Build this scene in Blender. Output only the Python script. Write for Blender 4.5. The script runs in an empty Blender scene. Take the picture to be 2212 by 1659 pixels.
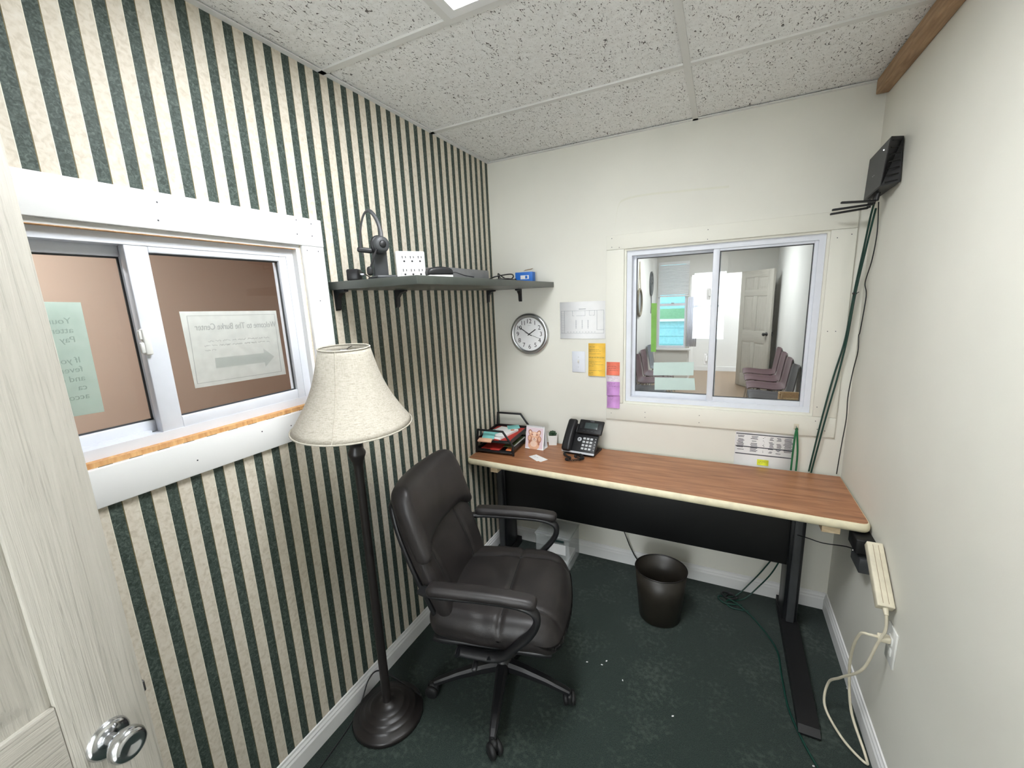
import bpy, bmesh, math, random
from mathutils import Vector, Matrix, Euler
random.seed(7)
SC = bpy.context.scene
COL = SC.collection
PI = math.pi
# ------------------------------------------------------------------ camera
IMW, IMH, FPX = 2212.0, 1659.0, 902.81
CAM = Vector((1.2954, -2.3812, 1.6333))
RT = Vector((0.89693955, 0.44005917, -0.04298095))
UP = Vector((-0.04896247, 0.19546394, 0.97948789))
FW = Vector((-0.43943386, 0.87643698, -0.19686572))
cd = bpy.data.cameras.new('camera'); cam = bpy.data.objects.new('camera', cd); COL.objects.link(cam)
cd.sensor_fit = 'HORIZONTAL'; cd.sensor_width = 36.0; cd.lens = FPX / IMW * 36.0
cd.clip_start = 0.02; cd.clip_end = 100
cam.matrix_world = Matrix(((RT.x, UP.x, -FW.x, CAM.x), (RT.y, UP.y, -FW.y, CAM.y), (RT.z, UP.z, -FW.z, CAM.z), (0, 0, 0, 1)))
SC.camera = cam
# ------------------------------------------------------------------ world, exposure
wd = bpy.data.worlds.new('world'); SC.world = wd; wd.use_nodes = True
bg = wd.node_tree.nodes['Background']; bg.inputs[0].default_value = (0.80, 0.90, 1.0, 1); bg.inputs[1].default_value = 2.6
SC.view_settings.view_transform = 'Standard'; SC.view_settings.look = 'None'
SC.view_settings.gamma = 1.0; SC.view_settings.exposure = 0.20; SC.view_settings.use_curve_mapping = False
L_OFFICE, L_WAIT, L_CORR, L_HALL, L_FRONT, L_FILL_PANE = 34.0, 19.0, 26.0, 110.0, 34.0, 22.0   # ceiling lens emissions; last two feed the added lobby lamp and window

W, H = 1.855, 2.44

def P(u, v, **k):
    """photo pixel -> point on a plane x=, y= or z="""
    d = FW + RT * ((u - IMW / 2) / FPX) - UP * ((v - IMH / 2) / FPX)
    a, val = next(iter(k.items())); i = 'xyz'.index(a)
    return CAM + d * ((val - CAM[i]) / d[i])

# ------------------------------------------------------------------ materials
def lin(c): return tuple(((x / 255) / 12.92 if x / 255 <= .04045 else ((x / 255 + .055) / 1.055) ** 2.4) for x in c) + (1,)
class NT:
    def __init__(s, name):
        s.m = bpy.data.materials.new(name); s.m.use_nodes = True; s.t = s.m.node_tree; s.t.nodes.clear()
        s.out = s.n('ShaderNodeOutputMaterial')
    def n(s, t, **k):
        o = s.t.nodes.new(t)
        for a, b in k.items(): setattr(o, a, b)
        return o
    def l(s, a, b): s.t.links.new(a, b)
    def math(s, op, a, b=None, c=None):
        o = s.n('ShaderNodeMath', operation=op)
        for i, x in enumerate((a, b, c)):
            if x is None: continue
            if isinstance(x, (int, float)): o.inputs[i].default_value = x
            else: s.l(x, o.inputs[i])
        return o.outputs[0]
    def mix(s, f, a, b, blend='MIX'):
        o = s.n('ShaderNodeMix', data_type='RGBA', blend_type=blend)
        for sock, x in ((o.inputs[0], f), (o.inputs[6], a), (o.inputs[7], b)):
            if isinstance(x, (int, float)): sock.default_value = x
            elif isinstance(x, tuple): sock.default_value = x
            else: s.l(x, sock)
        return o.outputs[2]
    def coord(s, scale=(1, 1, 1), kind='Object'):
        tc = s.n('ShaderNodeTexCoord'); mp = s.n('ShaderNodeMapping'); mp.inputs['Scale'].default_value = scale
        s.l(tc.outputs[kind], mp.inputs[0]); return mp.outputs[0]
    def noise(s, vec, scale, detail=2, dist=0, rough=.5):
        o = s.n('ShaderNodeTexNoise'); s.l(vec, o.inputs['Vector']); o.inputs['Scale'].default_value = scale
        o.inputs['Detail'].default_value = detail; o.inputs['Distortion'].default_value = dist; o.inputs['Roughness'].default_value = rough
        return o.outputs['Fac']
    def ramp(s, f, stops):
        o = s.n('ShaderNodeValToRGB'); e = o.color_ramp.elements
        while len(e) < len(stops): e.new(.5)
        for q, (p, c) in zip(e, stops): q.position = p; q.color = c if len(c) == 4 else c + (1,)
        s.l(f, o.inputs[0]); return o.outputs[0]
    def bsdf(s, col, rough=.5, metal=0, bump=None, bstr=.2, bdist=.002, spec=.5, coat=0, sheen=0, alpha=None, trans=0, emit=None, estr=0):
        b = s.n('ShaderNodeBsdfPrincipled')
        for nm, x in (('Base Color', col), ('Roughness', rough), ('Metallic', metal)):
            if isinstance(x, (int, float, tuple)): b.inputs[nm].default_value = x
            else: s.l(x, b.inputs[nm])
        b.inputs['Specular IOR Level'].default_value = spec; b.inputs['Coat Weight'].default_value = coat
        b.inputs['Sheen Weight'].default_value = sheen; b.inputs['Transmission Weight'].default_value = trans
        if alpha is not None: b.inputs['Alpha'].default_value = alpha
        if emit: b.inputs['Emission Color'].default_value = emit; b.inputs['Emission Strength'].default_value = estr
        if bump is not None:
            bn = s.n('ShaderNodeBump'); bn.inputs['Strength'].default_value = bstr; bn.inputs['Distance'].default_value = bdist
            s.l(bump, bn.inputs['Height']); s.l(bn.outputs[0], b.inputs['Normal'])
        s.l(b.outputs[0], s.out.inputs[0]); return b
M = {}
def mat(name, rgb, rough=.5, metal=0, var=.06, scale=25, bump=0, bscale=250, **k):
    t = NT(name); c = t.coord(); n = t.noise(c, scale, 3)
    a = lin(rgb); d = tuple(max(0, x * (1 - var * 2)) for x in a[:3]) + (1,); e = tuple(min(1, x * (1 + var)) for x in a[:3]) + (1,)
    col = t.ramp(n, [(.3, d), (.7, e)])
    bp = t.noise(c, bscale, 2) if bump else None
    t.bsdf(col, rough, metal, bp, bump, **k); M[name] = t.m; return t.m

# wallpaper: green and cream stripes
t = NT('wallpaper'); c = t.coord(); sp = t.n('ShaderNodeSeparateXYZ'); t.l(c, sp.inputs[0])
fr = t.math('FRACT', t.math('DIVIDE', t.math('ADD', sp.outputs[1], 1.5723 + 5.923), .05923))
dark = t.math('LESS_THAN', fr, .445)
g1 = t.math('MULTIPLY', t.math('GREATER_THAN', fr, .435), t.math('LESS_THAN', fr, .468))
g0 = t.math('GREATER_THAN', fr, .975)
n1 = t.noise(c, 120, 4, 1.2); n2 = t.noise(c, 75, 3, .8)
gcol = t.ramp(n1, [(.33, lin((46, 57, 52))), (.52, lin((68, 80, 74))), (.72, lin((96, 108, 101)))])
ccol = t.ramp(n2, [(.3, lin((202, 192, 174))), (.5, lin((217, 208, 192))), (.75, lin((225, 218, 205)))])
col = t.mix(dark, ccol, gcol); col = t.mix(g1, col, lin((112, 100, 66))); col = t.mix(g0, col, lin((236, 230, 214)))
t.bsdf(col, .55, 0, n1, .3, .0015, spec=.3); M['wallpaper'] = t.m
# painted walls
def paint(name, rgb, bump=.1):
    t = NT(name); c = t.coord(); n = t.noise(c, 1.6, 4); f = t.noise(c, 260, 2)
    a = lin(rgb); d = tuple(x * .95 for x in a[:3]) + (1,); e = tuple(min(1, x * 1.03) for x in a[:3]) + (1,)
    t.bsdf(t.ramp(n, [(.3, d), (.7, e)]), .55, 0, f, bump, .001, spec=.35); M[name] = t.m
paint('wall_paint', (226, 224, 214)); paint('wall_white', (232, 231, 228)); paint('hall_paint', (196, 172, 154)); paint('hall_brown', (150, 122, 102))
paint('trim_cream', (230, 228, 217), .03); paint('trim_white', (232, 232, 231), .03); paint('waiting_paint', (226, 226, 222))
paint('tee_paint', (222, 221, 217), .02); paint('grey_paint', (206, 204, 197))
# ceiling tiles
t = NT('ceiling_tile'); c = t.coord((1, .42, 1)); c2 = t.coord()
f1 = t.ramp(t.noise(c, 78, 2, 2.6, .55), [(.625, (0, 0, 0)), (.66, (1, 1, 1))])
vo = t.n('ShaderNodeTexVoronoi'); t.l(c2, vo.inputs['Vector']); vo.inputs['Scale'].default_value = 190
f2 = t.math('MULTIPLY', t.math('LESS_THAN', vo.outputs['Distance'], .22), t.math('GREATER_THAN', t.noise(c2, 90, 1), .5))
hole = t.math('MAXIMUM', f1, t.math('MULTIPLY', f2, .45))
base = t.ramp(t.noise(c2, 60, 4), [(.3, lin((232, 231, 228))), (.7, lin((243, 243, 241)))])
col = t.mix(hole, base, lin((92, 88, 84)))
t.bsdf(col, .9, 0, t.math('SUBTRACT', 1.0, hole), .5, .002, spec=.2); M['ceiling_tile'] = t.m
# carpet
t = NT('carpet'); c = t.coord(); n = t.noise(c, 420, 3, .5); n2 = t.noise(c, 5, 5); n3 = t.noise(c, 55, 4)
k0 = t.ramp(n, [(.28, lin((20, 29, 26))), (.52, lin((40, 52, 47))), (.78, lin((64, 77, 71)))])
du = t.ramp(t.math('MULTIPLY', n2, n3), [(.27, (0, 0, 0)), (.42, (.5, .5, .5))])
col = t.mix(du, k0, lin((82, 92, 84)))
t.bsdf(col, .95, 0, n, .8, .004, spec=.1, sheen=.15); M['carpet'] = t.m
# wood laminate desk
t = NT('desk_wood'); c = t.coord((1.6, 16, 16)); n = t.noise(c, 2.2, 6, .6, .6); c2 = t.coord((3, 90, 90)); n2 = t.noise(c2, 4, 3)
col = t.ramp(t.math('ADD', t.math('MULTIPLY', n, .75), t.math('MULTIPLY', n2, .25)), [(.28, lin((122, 78, 52))), (.5, lin((164, 112, 78))), (.74, lin((194, 144, 106)))])
t.bsdf(col, .36, 0, n2, .03, .0005, spec=.45); M['desk_wood'] = t.m
def wood(name, a, b, sc=(30, 3, 30), rough=.6):
    t = NT(name); c = t.coord(sc); n = t.noise(c, 2.5, 5, .8)
    t.bsdf(t.ramp(n, [(.3, lin(a)), (.7, lin(b))]), rough, 0, n, .1, .001); M[name] = t.m
wood('raw_wood', (186, 130, 78), (222, 178, 122)); wood('block_wood', (196, 170, 132), (226, 206, 172), (8, 40, 40)); wood('brown_trim', (148, 114, 80), (184, 150, 114)); wood('pine', (196, 158, 108), (224, 192, 144))
# embossed door paint
def doorpaint(name, sc):
    t = NT(name); c = t.coord(sc); n = t.noise(c, 3, 4, 1.2, .6)
    col = t.ramp(n, [(.3, lin((154, 150, 140))), (.42, lin((177, 173, 163))), (.7, lin((186, 182, 172)))])
    t.bsdf(col, .42, 0, n, .85, .0022, spec=.4); M[name] = t.m
doorpaint('door_grain', (52, 52, 1.3)); doorpaint('door_grain_h', (1.3, 52, 52))
# leather
t = NT('leather'); c = t.coord(); vo = t.n('ShaderNodeTexVoronoi'); t.l(c, vo.inputs['Vector']); vo.inputs['Scale'].default_value = 420
n = t.noise(c, 14, 4)
t.bsdf(t.ramp(n, [(.3, lin((28, 25, 25))), (.7, lin((42, 38, 37)))]), .47, 0, vo.outputs['Distance'], .16, .001, spec=.5); M['leather'] = t.m
# linen shade
t = NT('linen'); c = t.coord((1, 1, 6)); n = t.noise(c, 70, 4, .6); n2 = t.noise(t.coord((6, 6, 1)), 60, 3)
col = t.ramp(t.math('ADD', t.math('MULTIPLY', n, .6), t.math('MULTIPLY', n2, .4)), [(.3, lin((152, 146, 133))), (.5, lin((178, 172, 159))), (.7, lin((190, 185, 174)))])
t.bsdf(col, .85, 0, n, .25, .001, spec=.15); M['linen'] = t.m
# calendar and misc simple materials
for a in [('black_plastic', (24, 24, 26), .42), ('black_satin', (16, 16, 18), .5), ('black_metal', (20, 21, 24), .38), ('desk_black', (9, 9, 10), .5), ('charcoal', (58, 60, 62), .5), ('dark_bronze', (25, 21, 20), .40),
          ('shelf_laminate', (66, 70, 65), .32), ('vinyl_white', (222, 225, 233), .35), ('vinyl_grey', (150, 154, 160), .4), ('white_plastic', (230, 230, 226), .35), ('beige_plastic', (214, 206, 184), .45),
          ('cream_edge', (226, 217, 186), .45), ('paper', (240, 240, 240), .8), ('paper_grey', (212, 213, 218), .8), ('paper_green', (208, 221, 215), .8), ('ink', (70, 72, 80), .7), ('ink_pale', (204, 204, 204), .8), ('ink_grey', (158, 160, 166), .8), ('ink_arrow', (230, 230, 228), .8), ('ink_greentext', (196, 210, 204), .8),
          ('ink_black', (28, 28, 30), .6), ('note_yellow', (250, 202, 84), .8), ('note_coral', (240, 128, 104), .8), ('note_lilac', (206, 152, 214), .8), ('note_pink', (238, 226, 236), .8), ('note_neon', (236, 240, 70), .8), ('note_teal', (128, 200, 196), .8), ('note_peach', (238, 192, 160), .8), ('note_orange', (236, 130, 80), .8), ('folder_red', (188, 52, 44), .6), ('folder_green', (70, 84, 44), .6),
          ('bin_brown', (36, 32, 26), .42), ('grey_box', (118, 118, 120), .5), ('blue_box', (34, 112, 206), .5), ('card_brown', (150, 130, 104), .8), ('rubber', (18, 18, 19), .6), ('screen_dark', (70, 80, 80), .25), ('key_grey', (196, 198, 200), .45), ('silver_plastic', (190, 192, 196), .35), ('succulent', (48, 74, 48), .55), ('soil', (74, 60, 46), .9), ('lanyard_green', (26, 104, 62), .7), ('eth_green', (16, 58, 48), .45), ('cat_bg', (224, 204, 212), .6), ('cat_fur', (226, 176, 144), .6), ('cat_dark', (176, 116, 92), .6), ('cat_light', (240, 208, 188), .6), ('cat_nose', (150, 92, 84), .6),
          ('chair_plum', (94, 66, 74), .45), ('chair_dark', (66, 62, 66), .5), ('chair_grey', (104, 108, 116), .5), ('strip_green', (128, 182, 76), .7), ('mirror_wood', (120, 112, 92), .6), ('iron', (84, 88, 90), .5), ('rope', (190, 178, 150), .9), ('floor_brown', (150, 128, 106), .5), ('siding', (150, 214, 226), .7), ('hedge', (122, 180, 140), .9), ('glare_panel', (236, 238, 246), .9), ('blind', (224, 224, 224), .6), ('spackle', (220, 218, 203), .6), ('teal_dark', (36, 60, 58), .6)]:
    mat(a[0], a[1], a[2], var=.012 if min(a[1]) > 195 else .06)
mat('chrome', (205, 207, 210), .16, 1.0, var=.02); mat('brushed', (196, 198, 200), .30, 1.0, var=.03); mat('steel', (150, 150, 152), .3, 1.0, var=.03)
mat('clear_box', (214, 220, 220), .25, alpha=.22); mat('shade_liner', (226, 220, 202), .8)
def glass(name, tint, gl):
    t = NT(name); tr = t.n('ShaderNodeBsdfTransparent'); tr.inputs[0].default_value = tint
    gs = t.n('ShaderNodeBsdfGlossy'); gs.inputs['Roughness'].default_value = .01
    lw = t.n('ShaderNodeFresnel'); lw.inputs[0].default_value = gl
    n = t.noise(t.coord(), 3, 2); lw2 = t.math('MULTIPLY', lw.outputs[0], t.math('ADD', .9, t.math('MULTIPLY', n, .2)))
    mx = t.n('ShaderNodeMixShader'); t.l(lw2, mx.inputs[0]); t.l(tr.outputs[0], mx.inputs[1]); t.l(gs.outputs[0], mx.inputs[2]); t.l(mx.outputs[0], t.out.inputs[0]); M[name] = t.m
glass('pane', (.97, .985, .98, 1), 1.38); glass('crystal', (.99, .99, .99, 1), 1.2)
t = NT('sign_paper'); n = t.noise(t.coord(), 40, 3); col = t.ramp(n, [(.3, lin((238, 238, 236))), (.7, lin((248, 248, 246)))])
pb_ = t.bsdf(col, .8); tl_ = t.n('ShaderNodeBsdfTranslucent'); t.l(col, tl_.inputs[0]); mx_ = t.n('ShaderNodeMixShader'); mx_.inputs[0].default_value = .5
t.l(pb_.outputs[0], mx_.inputs[1]); t.l(tl_.outputs[0], mx_.inputs[2]); t.l(mx_.outputs[0], t.out.inputs[0]); M['sign_paper'] = t.m
t = NT('sign_green'); n = t.noise(t.coord(), 40, 3); col = t.ramp(n, [(.3, lin((220, 231, 225))), (.7, lin((227, 236, 231)))])
pb_ = t.bsdf(col, .8); tl_ = t.n('ShaderNodeBsdfTranslucent'); t.l(col, tl_.inputs[0]); mx_ = t.n('ShaderNodeMixShader'); mx_.inputs[0].default_value = .5
t.l(pb_.outputs[0], mx_.inputs[1]); t.l(tl_.outputs[0], mx_.inputs[2]); t.l(mx_.outputs[0], t.out.inputs[0]); M['sign_green'] = t.m
def lens(name, s):
    t = NT(name); n = t.noise(t.coord(), 120, 2); e = t.n('ShaderNodeEmission'); t.l(t.ramp(n, [(.3, (.92, .96, 1)), (.7, (.97, .99, 1))]), e.inputs[0]); e.inputs[1].default_value = s
    t.l(e.outputs[0], t.out.inputs[0]); M[name] = t.m
lens('lens_office', L_OFFICE); lens('lens_wait', L_WAIT); lens('lens_corr', L_CORR); lens('lens_hall', L_HALL); lens('lens_front', L_FRONT); lens('led', 4)
t = NT('fill_pane'); e = t.n('ShaderNodeEmission'); t.l(t.ramp(t.noise(t.coord(), 2, 3), [(.3, (.86, .94, 1)), (.7, (.95, .98, 1))]), e.inputs[0]); e.inputs[1].default_value = L_FILL_PANE; t.l(e.outputs[0], t.out.inputs[0]); M['fill_pane'] = t.m  # emissive panes of the added lobby window

# ------------------------------------------------------------------ mesh builder
_bx = {}
def bevbox(s, r, seg=2):
    bm = bmesh.new(); bmesh.ops.create_cube(bm, size=1)
    for v in bm.verts: v.co = Vector((v.co.x * s[0], v.co.y * s[1], v.co.z * s[2]))
    if r > 0: bmesh.ops.bevel(bm, geom=bm.edges[:] + bm.verts[:], offset=min(r, min(s) * .49), segments=seg, affect='EDGES', profile=.5)
    bm.verts.index_update(); vs = [v.co.copy() for v in bm.verts]; fs = [[v.index for v in f.verts] for f in bm.faces]; bm.free(); return vs, fs
def frame(z, x=None):
    z = Vector(z).normalized(); x = Vector(x) if x is not None else (Vector((0, 0, 1)) if abs(z.z) < .9 else Vector((1, 0, 0)))
    y = z.cross(x).normalized(); x = y.cross(z); return Matrix((x, y, z)).transposed()
def smooth_path(pts, k=6, closed=False):
    pts = [Vector(p) for p in pts]; n = len(pts); out = []
    for i in range(n if closed else n - 1):
        a, b, c, d = (pts[(i - 1) % n], pts[i], pts[(i + 1) % n], pts[(i + 2) % n]) if closed else (pts[max(i - 1, 0)], pts[i], pts[i + 1], pts[min(i + 2, n - 1)])
        for j in range(k):
            s = j / k; out.append(.5 * ((2 * b) + (c - a) * s + (2 * a - 5 * b + 4 * c - d) * s * s + (3 * b - a - 3 * c + d) * s ** 3))
    if not closed: out.append(pts[-1])
    return out
class MB:
    def __init__(s): s.v = []; s.f = []; s.m = []; s.s = []
    def add(s, vs, fs, mi=0, sm=False, X=None):
        o = len(s.v)
        for v in vs: s.v.append(tuple(X @ Vector(v)) if X is not None else tuple(v))
        for f in fs: s.f.append([i + o for i in f]); s.m.append(mi); s.s.append(sm)
        return s
    def box(s, c, d, X=None, r=0, mi=0, seg=2, sm=None):
        vs, fs = bevbox(d, r, seg); T = Matrix.Translation(Vector(c)); return s.add(vs, fs, mi, (r > 0) if sm is None else sm, (X @ T) if X is not None else T)
    def span(s, a, b, r=0, mi=0, X=None):
        return s.box([(p + q) / 2 for p, q in zip(a, b)], [abs(q - p) for p, q in zip(a, b)], X, r, mi)
    def cyl(s, a, b, r0, r1=None, n=16, mi=0, cap=True, sm=True):
        a, b = Vector(a), Vector(b); r1 = r0 if r1 is None else r1; R = frame(b - a); vs = []
        for p, r in ((a, r0), (b, r1)):
            for i in range(n): q = 2 * PI * i / n; vs.append(p + R @ Vector((math.cos(q) * r, math.sin(q) * r, 0)))
        s.add(vs, [[i, (i + 1) % n, n + (i + 1) % n, n + i] for i in range(n)], mi, sm)
        if cap: s.add(vs, [list(range(n))[::-1], list(range(n, 2 * n))], mi, False)
        return s
    def lathe(s, prof, n=32, X=None, mi=0, sm=True, closed=False):
        vs = [Vector((r * math.cos(2 * PI * i / n), r * math.sin(2 * PI * i / n), z)) for r, z in prof for i in range(n)]
        k = len(prof); fs = []
        for j in range(k if closed else k - 1):
            for i in range(n): fs.append([j * n + i, j * n + (i + 1) % n, ((j + 1) % k) * n + (i + 1) % n, ((j + 1) % k) * n + i])
        return s.add(vs, fs, mi, sm, X)
    def tube(s, pts, r, n=8, mi=0, closed=False, cap=True, rad=None, flat=None):
        pts = [Vector(p) for p in pts]; k = len(pts); vs = []; nrm = None
        for i, p in enumerate(pts):
            tg = (pts[(i + 1) % k] - pts[i - 1]) if closed else (pts[min(i + 1, k - 1)] - pts[max(i - 1, 0)])
            if tg.length < 1e-9: tg = Vector((0, 0, 1))
            tg.normalize()
            if nrm is None: nrm = frame(tg).col[0].copy()
            nrm = nrm - tg * nrm.dot(tg)
            if nrm.length < 1e-6: nrm = frame(tg).col[0].copy()
            nrm.normalize(); bn = tg.cross(nrm); rr = rad[i] if rad else r; w2 = flat if flat else 1
            for j in range(n): q = 2 * PI * j / n; vs.append(p + nrm * math.cos(q) * rr + bn * math.sin(q) * rr * w2)
        fs = [[i * n + j, i * n + (j + 1) % n, ((i + 1) % k) * n + (j + 1) % n, ((i + 1) % k) * n + j] for i in range(k if closed else k - 1) for j in range(n)]
        s.add(vs, fs, mi, True)
        if cap and not closed: s.add(vs, [list(range(n))[::-1], [(k - 1) * n + j for j in range(n)]], mi)
        return s
    def prism(s, poly, z0, z1, X=None, mi=0, sm=False):
        n = len(poly); vs = [Vector((x, y, z0)) for x, y in poly] + [Vector((x, y, z1)) for x, y in poly]
        return s.add(vs, [list(range(n))[::-1], list(range(n, 2 * n))] + [[i, (i + 1) % n, n + (i + 1) % n, n + i] for i in range(n)], mi, sm, X)
    def soft(s, half, r, n=10, fn=None, X=None, mi=0):
        """rounded block on a subdivided cube; fn deforms each point"""
        idx = {}; vs = []; fs = []; h = Vector(half)
        def vid(p):
            k = tuple(p)
            if k not in idx:
                q = Vector([(2 * c / n - 1) for c in p]); q = Vector([math.sin(c * PI / 2) * .5 + c * .5 for c in q])
                q = Vector((q.x * h.x, q.y * h.y, q.z * h.z)); rr = [min(r, x) for x in h]
                inn = Vector([max(-h[i] + rr[i], min(h[i] - rr[i], q[i])) for i in range(3)]); d = q - inn
                e = Vector([d[i] / rr[i] for i in range(3)])
                if e.length > 1e-6:
                    e.normalize(); q = inn + Vector([e[i] * rr[i] for i in range(3)])
                idx[k] = len(vs); vs.append(fn(q) if fn else q)
            return idx[k]
        for a in range(3):
            b, c = (a + 1) % 3, (a + 2) % 3
            for side in (0, n):
                for i in range(n):
                    for j in range(n):
                        def pt(x, y): p = [0, 0, 0]; p[a] = side; p[b] = x; p[c] = y; return p
                        q = [vid(pt(i, j)), vid(pt(i + 1, j)), vid(pt(i + 1, j + 1)), vid(pt(i, j + 1))]
                        fs.append(q if side else q[::-1])
        return s.add(vs, fs, mi, True, X)
    def disc(s, c, rx, ry, X=None, n=24, mi=0):
        return s.add([Vector((c[0] + rx * math.cos(2 * PI * i / n), c[1] + ry * math.sin(2 * PI * i / n), c[2])) for i in range(n)], [list(range(n))], mi, False, X)
    def build(s, name, mats, parent=None, X=None):
        me = bpy.data.meshes.new(name); me.from_pydata(s.v, [], s.f)
        for m in (mats if isinstance(mats, (list, tuple)) else [mats]): me.materials.append(M[m])
        me.polygons.foreach_set('material_index', s.m); me.polygons.foreach_set('use_smooth', s.s); me.update()
        o = bpy.data.objects.new(name, me); COL.objects.link(o)
        if parent: o.parent = parent
        if X is not None: o.matrix_local = X
        return o
def tag(o, label, cat, group=None):
    o['label'] = label; o['category'] = cat
    if group: o['group'] = group
    return o
def struct(o): o['kind'] = 'structure'; return o
def thing(name, label, cat, loc=(0, 0, 0), rz=0, group=None, X=None):
    o = bpy.data.objects.new(name, None); COL.objects.link(o); o.empty_display_size = .05
    o.location = loc; o.rotation_euler = (0, 0, rz)
    if X is not None: o.matrix_world = X
    return tag(o, label, cat, group)
def sthing(name, loc=(0, 0, 0), rz=0):
    o = bpy.data.objects.new(name, None); COL.objects.link(o); o.empty_display_size = .05; o.location = loc; o.rotation_euler = (0, 0, rz); return struct(o)
def copy_tree(o, parent=None):
    c = o.copy(); COL.objects.link(c); c.parent = parent
    if parent: c.matrix_parent_inverse = o.matrix_parent_inverse.copy()
    for ch in list(o.children): copy_tree(ch, c)
    return c
def axes(o, x, y, z):
    """matrix from origin and three axis vectors"""
    x, y, z, o = Vector(x).normalized(), Vector(y).normalized(), Vector(z).normalized(), Vector(o)
    return Matrix(((x.x, y.x, z.x, o.x), (x.y, y.y, z.y, o.y), (x.z, y.z, z.z, o.z), (0, 0, 0, 1)))
def text(body, size, m, parent, X, name='lettering', align='CENTER', depth=.0003, sx=1):
    cu = bpy.data.curves.new('t', 'FONT'); cu.body = body; cu.size = size; cu.align_x = align; cu.align_y = 'CENTER'; cu.extrude = depth; cu.resolution_u = 3
    ob = bpy.data.objects.new('t', cu); COL.objects.link(ob); dg = bpy.context.evaluated_depsgraph_get()
    me = bpy.data.meshes.new_from_object(ob.evaluated_get(dg)); bpy.data.objects.remove(ob); bpy.data.curves.remove(cu)
    me.materials.clear(); me.materials.append(M[m]); me.name = name
    if sx != 1:
        for v in me.vertices: v.co.x *= sx
    o = bpy.data.objects.new(name, me); COL.objects.link(o); o.parent = parent; o.matrix_local = X; return o
def scribble(mb, x0, x1, y, h, z, rng, mi=0, wd=.0007):
    """a line of handwriting: short wavy ribbons"""
    x = x0
    while x < x1 - h:
        wl = min(rng.uniform(2, 6) * h, x1 - x); k = max(4, int(wl / h * 4)); pts = [(x + wl * i / k, y + rng.uniform(-.45, .45) * h) for i in range(k + 1)]
        for (a, b), (c, d) in zip(pts, pts[1:]):
            dx, dy = c - a, d - b; L = math.hypot(dx, dy) or 1; nx, ny = -dy / L * wd / 2, dx / L * wd / 2
            mb.add([(a + nx, b + ny, z), (a - nx, b - ny, z), (c - nx, d - ny, z), (c + nx, d + ny, z)], [[0, 1, 2, 3]], mi)
        x += wl + h * rng.uniform(.6, 1.2)
# ================================================================== THE OFFICE SHELL
def wall_hole(name, m, axis, a0, a1, z0, z1, t0, t1, hole):
    """wall slab with one rectangular hole; axis 'x': wall runs along x, thickness in y (t0..t1)"""
    h0, h1, k0, k1 = hole; mb = MB()
    for p, q, r, s_ in ((a0, h0, z0, z1), (h1, a1, z0, z1), (h0, h1, z0, k0), (h0, h1, k1, z1)):
        if q - p < 1e-4 or s_ - r < 1e-4: continue
        if axis == 'x': mb.span((p, t0, r), (q, t1, s_))
        else: mb.span((t0, p, r), (t1, q, s_))
    return struct(mb.build(name, m))
YF = -2.90                                      # front wall, behind the camera
LW = (-2.30, -1.365, 1.290, 1.846)              # opening of window_1 in the left wall (y0,y1,z0,z1)
BW = (.815, 1.716, 1.022, 1.876)                # opening of window_2 in the back wall (x0,x1,z0,z1)
struct(MB().span((-.10, YF - .1, -.05), (W + .1, .05, 0)).build('floor', 'carpet'))
wall_hole('wall_left', 'wallpaper', 'y', YF, 0, 0, H + .12, -.10, 0, LW)
wall_hole('wall_back', 'wall_paint', 'x', -.10, W + .10, 0, H + .12, 0, .10, BW)
struct(MB().span((W, YF, 0), (W + .10, 0, H + .12)).build('wall_right', 'wall_paint'))
wall_hole('wall_front', 'wall_paint', 'x', -.10, W + .10, 0, H + .12, YF - .10, YF, (.525, 1.335, 0, 2.05))
# old spackle on the back wall above the window
bwall = bpy.data.objects['wall_back']
sp_ = MB(); pts = smooth_path([P(u, v, y=-.0006) for u, v in ((1328, 492), (1336, 445), (1352, 430), (1400, 420), (1480, 412), (1575, 403))], 6)
for a, b in zip(pts, pts[1:]): sp_.add([a + Vector((0, 0, .005)), a - Vector((0, 0, .005)), b - Vector((0, 0, .005)), b + Vector((0, 0, .005))], [[0, 1, 2, 3]])
sp_.build('spackle_patch', 'spackle', bwall)
# ceiling: backing, hung tiles, tee bars
ceil = struct(MB().span((-.10, YF - .1, H + .06), (W + .1, .05, H + .12)).build('ceiling', 'wall_white'))
XM, Y1, Y2, XL = 1.143, -.552, -1.185, .545      # main tee, cross tees, left side of light
def ctile(x0, x1, y0, y1):
    mb = MB(); e = .0125
    mb.span((x0 + e * .3, y0 + e * .3, H + .003), (x1 - e * .3, y1 - e * .3, H + .018)); mb.build('ceiling_tile', 'ceiling_tile', ceil)
rows = [(Y1, 0), (Y2, Y1), (Y2 - .61, Y2), (Y2 - 1.22, Y2 - .61), (YF, Y2 - 1.22)]
for y0, y1 in rows:
    ctile(XM, W, y0, y1)
    if abs(y1 - Y2) > .01: ctile(0, XM, y0, y1)
ctile(0, XL, Y2 - .61, Y2)
def tee(a, b, w=.024):
    mb = MB(); a, b = Vector(a), Vector(b); d = (b - a).normalized(); n = Vector((-d.y, d.x, 0)) * w / 2
    mb.span((min(a.x, b.x) - abs(n.x), min(a.y, b.y) - abs(n.y), H - .004), (max(a.x, b.x) + abs(n.x), max(a.y, b.y) + abs(n.y), H + .003)); mb.build('tee_bar', 'tee_paint', ceil)
tee((XM, YF, 0), (XM, 0, 0))
for y in (Y1, Y2, Y2 - .61, Y2 - 1.22): tee((.0, y, 0), (XM - .012, y, 0)); 
for y in (Y1, Y2, Y2 - .61, Y2 - 1.22): tee((XM + .012, y, 0), (W, y, 0))
tee((XL, Y2 - .598, 0), (XL, Y2 - .012, 0))
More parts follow.
